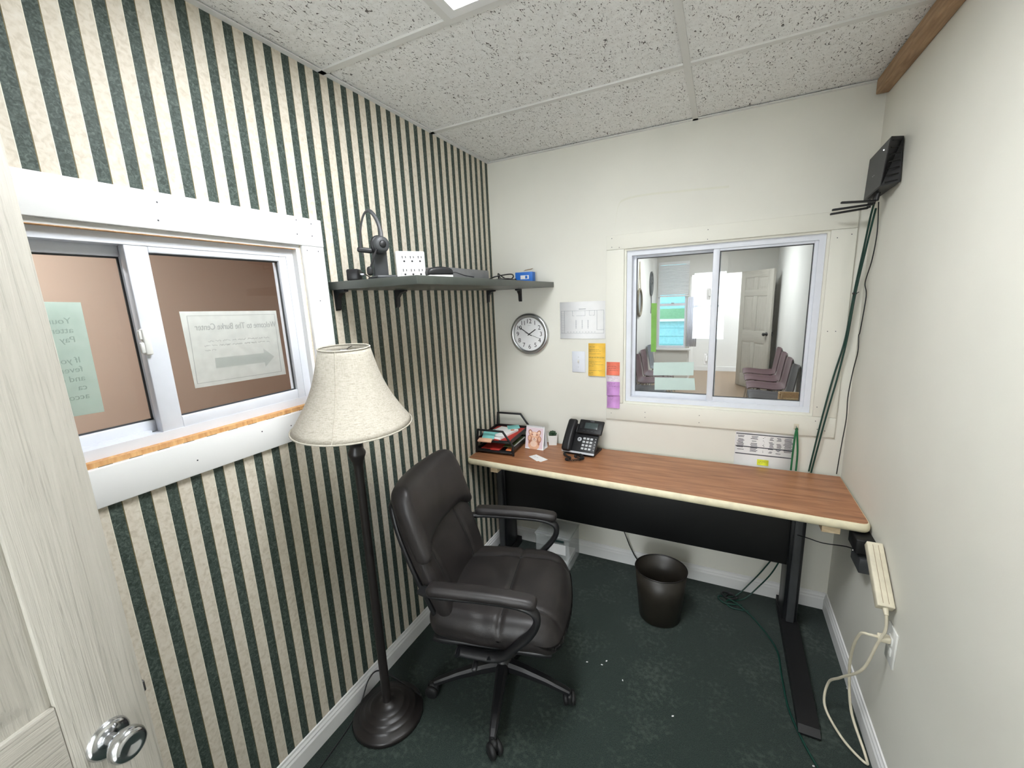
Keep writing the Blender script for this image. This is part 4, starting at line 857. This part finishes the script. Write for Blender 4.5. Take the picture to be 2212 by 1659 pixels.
# printed schedule below window_2 with a neon sticky, hook and lanyard
ps, w, h = wallpaper_sheet('schedule_sheet', 'printed black and white schedule sheet hanging behind the desk below the window', 'paper', 1.396, 1.655, .715, .913, 'paper', y=-.001)
tb = MB(); rg = random.Random(3)
for yy in (.086, .018, -.022): tb.span((-w / 2 + .004, yy, .0006), (w / 2 - .001, yy + .005, .0010))
for k in range(14):
    y = .078 - k * .0062
    for c0, c1 in ((-.122, -.085), (-.06, -.025), (-.005, .006), (.02, .045), (.052, .078), (.084, .126)):
        if rg.random() < .84: tb.span((c0 + rg.uniform(0, .008), y - .0014, .0006), (c1 - rg.uniform(0, .008), y + .0014, .0009))
tb.build('printed_table', 'ink', ps)
nn_, w, h = wallpaper_sheet('sticky_note', 'small neon yellow sticky note stuck on the schedule sheet', 'sticky note', 1.502, 1.553, .742, .772, 'note_neon', y=-.0026, curl=.002)
writing(nn_, [(-.02, .012, .005), (-.02, .0, -.003)], 'ink', 10)
hk = thing('adhesive_hook', 'small clear adhesive hook on the window casing apron', 'hook', X=axes((1.655, -T, .966), (1, 0, 0), (0, 0, 1), (0, -1, 0)))
MB().box((0, 0, .002), (.020, .028, .004), r=.0018).build('backing', 'beige_plastic', hk); MB().tube(smooth_path([(0, .004, .004), (0, -.008, .008), (0, -.012, .014), (0, -.006, .018)], 5), .0018, 8).build('hook_arm', 'steel', hk)
ly = MB()
for a, b in ((-.004, -.007), (.004, .012)): ly.tube(smooth_path([(0, .0, 0), (a, -.002, -.03), (b, -.003, -.12), (b * 1.1, .002, -.215)], 6), .0042, 8, flat=.4)
ly.tube(smooth_path([(-.003, 0, -.004), (0, -.002, .006), (.003, 0, -.004)], 4), .004, 8, flat=.5)
tag(ly.build('lanyard', 'lanyard_green'), 'green lanyard hanging from the hook down behind the desk', 'lanyard').location = (1.656, -T - .013, .956)
# router in the corner
RX = thing('router', 'black wireless router with three stub antennas mounted high in the corner', 'router', (W, -.2, 2.06))
def q3(u, v, x): p = P(u, v, x=x); return p - Vector((W, -.2, 2.06))
fq = [q3(1926, 294, 1.800), q3(1879, 345, 1.800), q3(1865, 436, 1.800), q3(1903, 402, 1.800)]
bq = [q3(1953, 293, W - .004), None, None, q3(1945, 392, W - .004)]
bq[1] = Vector((-.004, bq[0].y + .19, bq[0].z + .01)); bq[2] = Vector((-.004, bq[3].y + .21, bq[3].z - .01))
rb = MB(); rb.add(fq + bq, [[0, 1, 2, 3], [7, 6, 5, 4], [0, 4, 5, 1], [1, 5, 6, 2], [2, 6, 7, 3], [3, 7, 4, 0]]); rb.build('case', 'black_plastic', RX)
cf = (fq[0] + fq[1] + fq[2] + fq[3]) / 4; fn = (fq[1] - fq[0]).cross(fq[3] - fq[0]).normalized()
if fn.x > 0: fn = -fn
pl = MB(); ins = [cf + (p - cf) * .95 + fn * .0015 for p in fq]; pl.add(ins + [p - fn * .003 for p in ins], [[0, 1, 2, 3], [7, 6, 5, 4], [0, 4, 5, 1], [1, 5, 6, 2], [2, 6, 7, 3], [3, 7, 4, 0]]); pl.build('cover_plate', 'charcoal', RX)
ledp = fq[0] * .62 + fq[1] * .22 + fq[3] * .16; MB().soft((.002, .002, .002), .002, 4, None, Matrix.Translation(ledp + fn * .002)).build('status_light', 'led', RX)
ey = (fq[3] - fq[0]).normalized(); exx = (fq[0] - fq[1]).normalized(); lg_ = MB(); scribble(lg_, -.016, .016, 0, .0045, 0, random.Random(1), 0, .0012); lg_.build('maker_mark', 'silver_plastic', RX, axes(cf + fn * .0022 - exx * .01 + ey * .01, exx, fn.cross(exx), fn))
gr = MB()          # vent ribs on the near side
for k in range(7):
    a = k / 7 + .08; p, q = fq[0].lerp(fq[3], a), bq[0].lerp(bq[3], a); d = (q - p); nn2 = (fq[3] - fq[0]).cross(d).normalized(); 
    if nn2.y > 0: nn2 = -nn2
    gr.tube([p + d * .15 + nn2 * .001, p + d * .85 + nn2 * .001], .0022, 6)
gr.build('vent_rib', 'black_satin', RX)['kind'] = 'stuff'
base_z = 1.962 - 2.06
for (u, v), (u2, v2), y in (((1816, 438), (1893, 434), -.215), ((1797, 454), (1886, 441), -.150), ((1793, 463), (1876, 449), -.110)):
    a, b = P(u, v, y=y) - Vector((W, -.2, 2.06)), P(u2, v2, y=y) - Vector((W, -.2, 2.06)); o = MB(); d = (b - a)
    o.box((0, 0, 0), (d.length, .016, .008), axes((a + b) / 2, d, Vector((0, 1, 0)), d.cross(Vector((0, 1, 0)))), r=.003); o.cyl(b, b + Vector((.004, .0, .03)), .007, n=10); o.build('antenna', 'black_plastic', RX)
# router cables
def cable(name, label, pix, r, m, n=6, k=8):
    pts = [P(u, v, y=y) for u, v, y in pix]; pts = [p if p.x < W - .008 else P(u, v, x=W - .008) for p, (u, v, y) in zip(pts, pix)]; o = MB().tube(smooth_path(pts, k), r, n).build(name, m); return tag(o, label, 'cable')
cable('ethernet_cable', 'dark green network cable hanging from the router, tied to its twin', [(1888, 440, -.14), (1880, 470, -.10), (1864, 545, -.06), (1845, 632, -.03), (1825, 735, -.022), (1800, 815, -.020), (1775, 905, -.024), (1747, 1018, -.012)], .0038, 'eth_green')
cable('ethernet_cable', 'dark green network cable hanging straight beside its bowed twin below the router', [(1892, 450, -.13), (1886, 474, -.11), (1868, 548, -.07), (1848, 634, -.04), (1829, 735, -.030), (1809, 815, -.026), (1783, 905, -.032), (1752, 1021, -.012)], .0038, 'eth_green')
tie = P(1846, 634, y=-.035); tag(MB().soft((.008, .008, .005), .004, 6, None, None).tube([(.006, 0, 0), (.014, -.004, .006)], .0015, 6).build('cable_tie', 'black_plastic'), 'black cable tie clasping the two green router cables', 'cable tie').location = tie
cable('router_power_cord', 'thin wavy black power cord hanging from the router to the desk', [(1898, 436, -.15), (1895, 500, -.09), (1884, 560, -.06), (1869, 610, -.04), (1871, 640, -.035), (1858, 715, -.03), (1855, 725, -.03), (1853, 760, -.03), (1843, 800, -.03), (1832, 855, -.025), (1828, 905, -.025), (1818, 960, -.022), (1807, 1024, -.012)], .0022, 'black_plastic')
# ------------------------------------------------------------------ power strip, outlet and its cord on the right wall
a_, b_ = Vector((W - .028, -.612, .722)), Vector((W - .028, -.785, .590)); d = (b_ - a_)
PS = thing('power_strip', 'long beige power strip slung along the right wall below the desk corner', 'power strip', X=axes((a_ + b_) / 2, d, Vector((1, 0, 0)), d.cross(Vector((1, 0, 0)))))
L_ = d.length
MB().box((0, 0, 0), (L_, .046, .034), r=.003).build('housing', 'beige_plastic', PS)
sgz = 1 if (PS.matrix_world.to_3x3() @ Vector((0, 0, 1))).z > 0 else -1
for k in (-1, 1): MB().box((0, k * .0075, sgz * .0172), (L_ - .02, .0012, .0008)).build('groove', 'card_brown', PS)
MB().cyl((L_ / 2 - .002, 0, 0), (L_ / 2 + .022, 0, 0), .009, .006, n=12).build('strain_relief', 'beige_plastic', PS)
endp = PS.matrix_world @ Vector((L_ / 2 + .02, 0, 0))
OT = thing('wall_outlet', 'white wall outlet plate low on the right wall', 'outlet', X=axes((W, -.797, .468), (0, -1, 0), (0, 0, 1), (-1, 0, 0)))
MB().box((0, 0, .003), (.072, .130, .006), r=.002).build('plate', 'white_plastic', OT)
for s_ in (-1, 1): MB().soft((.016, .014, .003), .003, 8, None, Matrix.Translation((0, s_ * .020, .006))).build('receptacle', 'white_plastic', OT)
plug = Vector((W - .010, -.797, .488))
PC = thing('strip_cord', 'beige power cord looping from power strip to floor to outlet', 'power cord', (0, 0, 0))
cp = [endp, endp + Vector((.0, -.01, -.05)), (1.815, -.800, .46), (1.795, -.775, .33), (1.76, -.70, .21), (1.742, -.64, .12), (1.735, -.66, .03), (1.77, -.76, .010), (1.82, -.83, .010), (1.828, -.80, .012), (1.80, -.72, .09), (1.785, -.70, .22), (1.775, -.725, .35), (1.775, -.775, .465), (1.795, -.797, .488), plug + Vector((-.030, 0, 0))]
MB().tube(smooth_path(cp, 9), .0046, 8).build('cord', 'beige_plastic', PC)
MB().box(plug + Vector((-.014, 0, 0)), (.034, .026, .022), r=.006).build('plug', 'beige_plastic', PC)
# power brick under the desk corner
PB = thing('power_brick', 'black power supply brick screwed to the right wall under the desk corner', 'power supply', X=axes((W, -.50, .592), (0, -1, 0), (0, 0, 1), (-1, 0, 0)))
MB().box((.0, .0, .022), (.11, .058, .044), r=.003).build('case', 'charcoal', PB)
MB().lathe([(0, .0475), (.004, .047), (.005, .044)], 12, Matrix.Translation((-.036, .012, 0))).build('screw', 'chrome', PB)
MB().box((.0, .075, .030), (.10, .058, .06), r=.004).build('upper_case', 'black_satin', PB)
MB().tube(smooth_path([(-.055, 0, .02), (-.09, -.006, .05), (-.13, -.03, .12), (-.15, -.03, .17), (-.2, -.05, .2)], 6), .0022, 6).build('lead', 'black_plastic', PB)
# ================================================================== ON THE DESK
# letter tray
LT = thing('letter_tray', 'two-tier black plastic letter tray at the striped wall end of the desk', 'letter tray', (.128, -.195, DZ + .0062), .06)
hw, hd2 = .108, .140
for z, nm in ((.012, 'tier'), (.072, 'tier')):
    tr = MB(); tr.span((-hw, -hd2, z), (hw, hd2, z + .003))
    for sx in (-1, 1): tr.span((sx * hw - .002, -hd2, z), (sx * hw + .002, hd2, z + .022))
    tr.span((-hw, hd2 - .002, z), (hw, hd2 + .002, z + .022)); tr.span((-hw, -hd2 - .002, z), (-.03, -hd2 + .002, z + .012)); tr.span((.03, -hd2 - .002, z), (hw, -hd2 + .002, z + .012)); tr.build('tier', 'black_plastic', LT)
for sy, top in ((-1, .140), (1, .168)):
    e = MB(); y = sy * (hd2 + .004)
    for a, b in (((-hw - .012, 0), (-hw + .006, top)), ((-hw + .006, top), (hw - .050, top)), ((hw - .050, top), (hw + .012, top - .085)), ((hw + .012, top - .085), (hw + .012, 0)), ((-hw, .074), (hw, .074)), ((-hw, .012), (hw, .012))):
        p, q = Vector((a[0], y, a[1])), Vector((b[0], y, b[1])); dd = q - p; e.box((0, 0, 0), (dd.length + .008, .008, .012), axes((p + q) / 2, dd, (0, 1, 0), dd.cross(Vector((0, 1, 0)))), r=.002)
    e.build('end_frame', 'black_plastic', LT)
LTM = Matrix.Translation((.128, -.195, DZ + .0064)) @ Matrix.Rotation(.06, 4, 'Z')
def flat(name, label, cat, c, s, m, rz=0, tilt=(0, 0), group=None):
    o = MB().box((0, 0, s[2] / 2), s, r=min(.0008, s[2] * .3)).build(name, m); o.matrix_world = LTM @ Matrix.Translation(c) @ Matrix.Rotation(rz, 4, 'Z') @ Matrix.Rotation(tilt[0], 4, 'X') @ Matrix.Rotation(tilt[1], 4, 'Y'); return tag(o, label, cat, group)
flat('folder', 'red card folder lying on the upper tier of the letter tray', 'folder', (.0, .0, .0756), (.200, .258, .006), 'folder_red', 0)
nt = thing('notepad', 'white notepad with an orange flower print on the red folder', 'notepad', X=LTM @ Matrix.Translation((-.01, -.02, .0814)) @ Matrix.Rotation(-.22, 4, 'Z'))
MB().box((0, 0, .007), (.13, .19, .014), r=.001).build('sheets', 'paper', nt)
fw2 = MB()
for k in range(5): a = k * 2 * PI / 5; fw2.disc((.045 + .008 * math.cos(a), .06 + .008 * math.sin(a), .0146), .006, .006, n=10)
fw2.build('flower_print', 'note_orange', nt)
flat('sticky_pad', 'teal sticky note lying on the red folder at its back corner', 'sticky note', (.03, .085, .0955), (.076, .076, .003), 'note_teal', .5, (-.03, 0))
flat('sticky_pad', 'teal sticky note lying askew across the notepad', 'sticky note', (-.055, -.05, .0960), (.076, .076, .003), 'note_teal', -.6, (.05, 0))
flat('sticky_pad', 'teal sticky pad leaning upright at the front rail of the tray', 'sticky note', (-.045, -.118, .100), (.076, .05, .004), 'note_teal', .05, (.75, 0))
flat('sticky_pad', 'peach sticky pad resting on the front rail of the tray', 'sticky note', (-.055, -.150, .076), (.085, .03, .010), 'note_peach', .03, (.3, 0))
flat('paper_stack', 'orange-red papers in the lower tier of the letter tray', 'papers', (-.035, -.045, .0152), (.12, .17, .008), 'folder_red', .02)
flat('sticky_pad', 'orange sticky pad sticking out of the lower tray tier', 'sticky note', (.085, -.105, .0160), (.04, .05, .010), 'note_orange', .1)
flat('folder', 'dark olive folder at the open side of the lower tray tier', 'folder', (.075, -.02, .040), (.055, .20, .004), 'folder_green', 0, (0, 0))
flat('paper_stack', 'white papers beneath the olive folder in the lower tier', 'papers', (.072, .02, .0152), (.058, .15, .022), 'paper', 0)
# desk calendar with a kitten photo
KL = thing('desk_calendar', 'small spiral easel calendar with a kitten photo standing by the letter tray', 'calendar', (.322, -.145, DZ), -.06)
cwid, chh = .122, .142
tl = Matrix.Translation((0, -.032, 0)) @ Matrix.Rotation(-.22, 4, 'X')      # front leaf leans back
FX = tl @ axes((0, 0, 0), (1, 0, 0), (0, 0, 1), (0, -1, 0))
MB().span((-cwid / 2, .0, -.0012), (cwid / 2, chh, 0), X=FX).build('easel_front', 'paper', KL)
MB().span((-cwid / 2, .0, 0), (cwid / 2, chh, .0012), X=Matrix.Translation((0, .034, 0)) @ Matrix.Rotation(.25, 4, 'X') @ axes((0, 0, 0), (1, 0, 0), (0, 0, 1), (0, -1, 0))).build('easel_back', 'paper_grey', KL)
MB().span((-cwid / 2, -.033, 0), (cwid / 2, .035, .0012)).build('easel_foot', 'paper', KL)
pg = MB(); pg.span((-cwid / 2 + .002, .006, .0002), (cwid / 2 - .006, chh - .012, .0012), X=FX); pg.build('page', 'cat_bg', KL)
kt = MB(); z = .0014
def el(cx, cy, rx, ry, mi, rot=0):
    global z
    z += .00003; kt.add([FX @ Vector((cx + rx * math.cos(a) * math.cos(rot) - ry * math.sin(a) * math.sin(rot), cy + rx * math.cos(a) * math.sin(rot) + ry * math.sin(a) * math.cos(rot), z)) for a in [2 * PI * i / 20 for i in range(20)]], [list(range(20))], mi)
for a in ((-.004, .025, .038, .030, 0), (-.030, .100, .013, .018, 1, .4), (.026, .100, .013, .018, 1, -.4), (-.030, .099, .008, .012, 2, .4), (.026, .099, .008, .012, 2, -.4), (-.002, .076, .036, .030, 0), (-.002, .090, .012, .014, 2), (-.018, .088, .007, .003, 3), (.014, .088, .007, .003, 3), (-.032, .062, .014, .022, 1, .2), (.030, .060, .014, .022, 1, -.2), (-.034, .066, .009, .014, 0), (.032, .064, .009, .014, 0), (-.002, .060, .017, .012, 2), (-.002, .066, .004, .003, 3), (-.006, .058, .005, .0012, 3, -.3), (.003, .058, .005, .0012, 3, .3), (-.004, .032, .022, .018, 2), (-.034, .040, .006, .010, 1), (.030, .036, .006, .010, 1)): el(*a)
kt.build('kitten_photo', ['cat_fur', 'cat_dark', 'cat_light', 'cat_nose'], KL)
spn = MB()
for k in range(18):
    x = -cwid / 2 + .006 + k * (cwid - .012) / 17; c0 = FX @ Vector((x, chh - .004, 0)); spn.tube([c0 + Vector((0, .005 * math.cos(a), .006 * math.sin(a))) for a in [2 * PI * i / 8 for i in range(8)]], .0007, 5, closed=True)
spn.build('spiral_binding', 'steel', KL)['kind'] = 'stuff'
# succulent
SU = thing('potted_succulent', 'small green succulent in a square white pot behind the calendar', 'plant', (.395, -.052, DZ), .35)
pt = MB(); pt.prism([(-.024, -.024), (.024, -.024), (.024, .024), (-.024, .024)], 0, .003); 
for k in range(4):
    X = Matrix.Rotation(k * PI / 2, 4, 'Z'); pt.add([(-.024, -.024, 0), (.024, -.024, 0), (.029, -.029, .062), (-.029, -.029, .062), (-.020, -.020, .003), (.020, -.020, .003), (.025, -.025, .062), (-.025, -.025, .062)], [[0, 1, 2, 3], [7, 6, 5, 4], [3, 2, 6, 7]], 0, False, X)
pt.build('pot', 'white_plastic', SU); MB().span((-.022, -.022, .048), (.022, .022, .052)).build('soil', 'soil', SU)
for ring, (n, tiltv, ln_, zz) in enumerate(((7, 1.05, .030, .056), (6, .65, .028, .060), (4, .25, .022, .064))):
    for k in range(n):
        X = Matrix.Translation((0, 0, zz)) @ Matrix.Rotation(2 * PI * k / n + ring * .4, 4, 'Z') @ Matrix.Rotation(tiltv, 4, 'Y') @ Matrix.Translation((0, 0, ln_ / 2))
        MB().soft((.0045, .009, ln_ / 2), .0045, 5, lambda p: Vector((p.x, p.y * (1 - .75 * max(0, p.z / .015) ** 2 if p.z > 0 else 1), p.z)), X).build('leaf', 'succulent', SU)
# business cards
def card(label, x, y, rz, z):
    o = thing('business_card', label, 'card', (x, y, z), rz); MB().span((-.045, -.026, 0), (.045, .026, .0012)).build('card', 'paper', o); t_ = MB(); scribble(t_, -.034, .008, .004, .005, .0014, random.Random(5), 0, .0012); scribble(t_, -.034, .0, -.006, .003, .0014, random.Random(6), 0, .0008); t_.build('print', 'ink_grey', o)
card('lower white business card on the desk, peeping out beneath the other', .408, -.308, -.50, DZ); card('upper white business card with a grey logo on the desk', .392, -.306, -.62, DZ + .0013)
# desk phone
PH = thing('desk_phone', 'black office desk phone with tilted screen and grey keys on the desk', 'phone', (.500, -.185, DZ), -.10)
sl = math.radians(50); sv, cv = math.sin(sl), math.cos(sl)
PX = axes((0, 0, .0165), (1, 0, 0), (0, cv, sv), (0, -sv, cv))        # x right, y up the slope, z off the face
MB().span((0, 0, -.022), (.198, .128, 0), r=.006, X=PX).build('body', 'black_plastic', PH)
MB().span((.060, .10, -.020), (.198, .155, -.006), r=.005, X=PX).build('neck', 'black_plastic', PH)
MB().span((.004, .128, -.022), (.062, .185, -.004), r=.006, X=PX).build('cradle_top', 'black_plastic', PH)
MB().span((.0, -.002, .0), (.198, .010, .003), r=.001, X=PX).build('silver_strip', 'silver_plastic', PH)
stn = MB(); stn.prism([(.02, .0), (.035, .0), (.125, .10), (.11, .115)], .02, .18, axes((0, 0, 0), (0, 1, 0), (0, 0, 1), (1, 0, 0))); stn.prism([(.03, 0), (.15, 0), (.15, .012), (.03, .012)], .03, .19, axes((0, 0, 0), (0, 1, 0), (0, 0, 1), (1, 0, 0))); stn.build('stand', 'black_plastic', PH)
def hfn(p):
    x, y, z = p; q = y / .098; return Vector((x * (1 + .08 * q * q), y, z - .010 * (1 - q * q) * (1 if z < 0 else .25) - .012 * q * q))
MB().soft((.026, .100, .017), .015, 16, hfn, PX @ Matrix.Translation((.033, .098, .032))).build('handset', 'black_plastic', PH)
SX_ = PX @ Matrix.Translation((.068, .118, .006)) @ Matrix.Rotation(-.06, 4, 'X')
scn = MB().span((0, 0, 0), (.150, .090, .014), r=.007, X=SX_).build('screen_panel', 'black_satin', PH)
MB().span((.040, .032, .0138), (.118, .070, .0146), r=.0003, X=SX_).build('display', 'screen_dark', scn)
lk = MB()
for k in range(4):
    for x in (.012, .124): lk.span((x, .034 + k * .0095, .0138), (x + .014, .0365 + k * .0095, .0145), X=SX_)
    lk.span((.034 + k * .024, .016, .0138), (.050 + k * .024, .019, .0145), X=SX_)
lk.build('line_key', 'charcoal', scn)['kind'] = 'stuff'
text('Yealink', .009, 'ink_grey', scn, SX_ @ Matrix.Translation((.078, .080, .0142)))
for j in range(4):
    for i in range(3): MB().span((.112 + i * .0215, .026 + j * .0205, 0), (.112 + i * .0215 + .0155, .026 + j * .0205 + .0125, .003), r=.0012, X=PX).build('number_key', 'key_grey', PH)
MB().lathe([(.004, .002), (.0115, .003), (.013, .0)], 20, PX @ Matrix.Translation((.090, .086, 0))).build('navigation_ring', 'silver_plastic', PH)
MB().lathe([(0, .003), (.004, .003)], 12, PX @ Matrix.Translation((.090, .086, 0))).build('ok_key', 'black_satin', PH)
for k in range(5): MB().lathe([(0, .0022), (.0028, .002), (.003, 0)], 10, PX @ Matrix.Translation((.187, .030 + k * .017, 0))).build('function_key', 'key_grey', PH)
cord = smooth_path([(.030, .010, .012), (.022, -.012, .008), (.045, -.035, .008), (.075, -.052, .008), (.060, -.072, .008), (.085, -.082, .010), (.125, -.060, .012), (.120, -.030, .014), (.095, -.035, .020), (.105, -.055, .020), (.135, -.040, .010), (.120, -.012, .010), (.100, .004, .012)], 16)
cord = [Vector((p.x * 1.15, p.y * 1.25 - .004, p.z)) for p in cord]; hx2 = []
for i, p in enumerate(cord):
    tg = (cord[min(i + 1, len(cord) - 1)] - cord[max(i - 1, 0)]).normalized(); F_ = frame(tg)
    for j in range(2): a = (i * 2 + j) * 1.25; hx2.append(p + F_ @ Vector((.0045 * math.cos(a), .0045 * math.sin(a), 0)) + Vector((0, 0, .002)))
MB().tube(hx2, .0019, 5).build('coiled_cord', 'rubber', PH)
# ================================================================== ON THE FLOOR
CRT = thing('storage_drawer', 'clear plastic storage drawer with a white front under the desk by the striped wall', 'storage drawer', (.44, -.125, 0), 0)
for a, b in (((-.11, -.095, 0), (.11, .095, .006)), ((-.11, -.095, .006), (-.106, .095, .21)), ((.106, -.095, .006), (.11, .095, .21)), ((-.106, .091, .006), (.106, .095, .21)), ((-.106, -.095, .006), (.106, -.091, .21))): MB().span(a, b).build('wall_panel', 'clear_box', CRT)
MB().span((-.115, -.10, .205), (.115, .10, .216), r=.003).build('lid', 'clear_box', CRT); MB().span((-.02, -.097, .10), (.085, -.0945, .165)).build('white_card', 'paper', CRT); MB().span((-.01, -.099, .180), (.075, -.0952, .196), r=.002).build('handle', 'teal_dark', CRT)
MB().span((-.09, -.08, .012), (.09, .08, .05), r=.003).build('contents', 'paper', CRT)
def fcable(name, label, pts, r, m): return tag(MB().tube(smooth_path(pts, 8), r, 6).build(name, m), label, 'cable')
fcable('floor_cable', 'black cable hanging from under the desk to the floor behind the wastebasket', [(.85, -.19, .36), (.853, -.05, .20), (.875, -.035, .13), (.92, -.03, .05), (1.0, -.05, .006), (1.15, -.08, .006)], .003, 'black_plastic')
fcable('floor_cable', 'dark network cable sagging from the desk to the floor heap by the right leg', [(1.62, -.12, .36), (1.58, -.06, .22), (1.52, -.05, .10), (1.44, -.09, .012), (1.36, -.12, .008), (1.39, -.17, .012), (1.47, -.15, .010)], .0038, 'eth_green')
fcable('floor_cable', 'dark network cable sagging just before its twin to the floor heap', [(1.635, -.15, .36), (1.60, -.09, .20), (1.55, -.07, .09), (1.48, -.10, .012), (1.40, -.145, .010), (1.42, -.185, .006), (1.50, -.18, .006)], .0038, 'eth_green')
fcable('floor_cable', 'dark green cable running over the carpet along the right desk foot', [(1.40, -.13, .018), (1.46, -.17, .018), (1.53, -.24, .005), (1.600, -.39, .005), (1.606, -.55, .005), (1.612, -.70, .005), (1.645, -.835, .005), (1.69, -.95, .005), (1.73, -1.08, .005)], .004, 'eth_green')
tag(MB().tube(smooth_path([(.033, 0, .012), (.01, .025, .014), (-.035, .018, .016), (-.03, -.02, .018), (.01, -.03, .02), (.035, -.005, .016), (.0, .02, .010), (-.02, -.005, .008)], 8), .0038, 8).build('cable_bundle', 'black_plastic'), 'small black bundle of cable heaped on the carpet by the back baseboard', 'cable').location = (1.415, -.105, 0)
scr = None
for u, v, r in ((1268, 1430, .3), (1310, 1428, 1.0), (1453, 1547, .6), (1790, 1472, 1.4), (1757, 1655, .2), (1345, 1470, 2.0), (1830, 1487, .9), (1859, 1599, 1.7), (1300, 1436, .1), (1690, 1470, 2.4)):
    p = P(u, v, z=0.0)
    if scr is None: scr = MB().prism([(-.005, -.002), (.003, -.003), (.006, .001), (-.002, .003)], 0, .0012).build('paper_scrap', 'paper'); o = scr
    else: o = scr.copy(); COL.objects.link(o)
    o.location = (p.x, p.y, 0.0003); o.rotation_euler.z = r; s_ = .6 + .5 * ((u * 7 + v) % 10) / 10; o.scale = (s_, s_, 1)
    tag(o, 'tiny white paper scrap on the dark green carpet', 'paper scrap', 'paper scraps on the carpet')
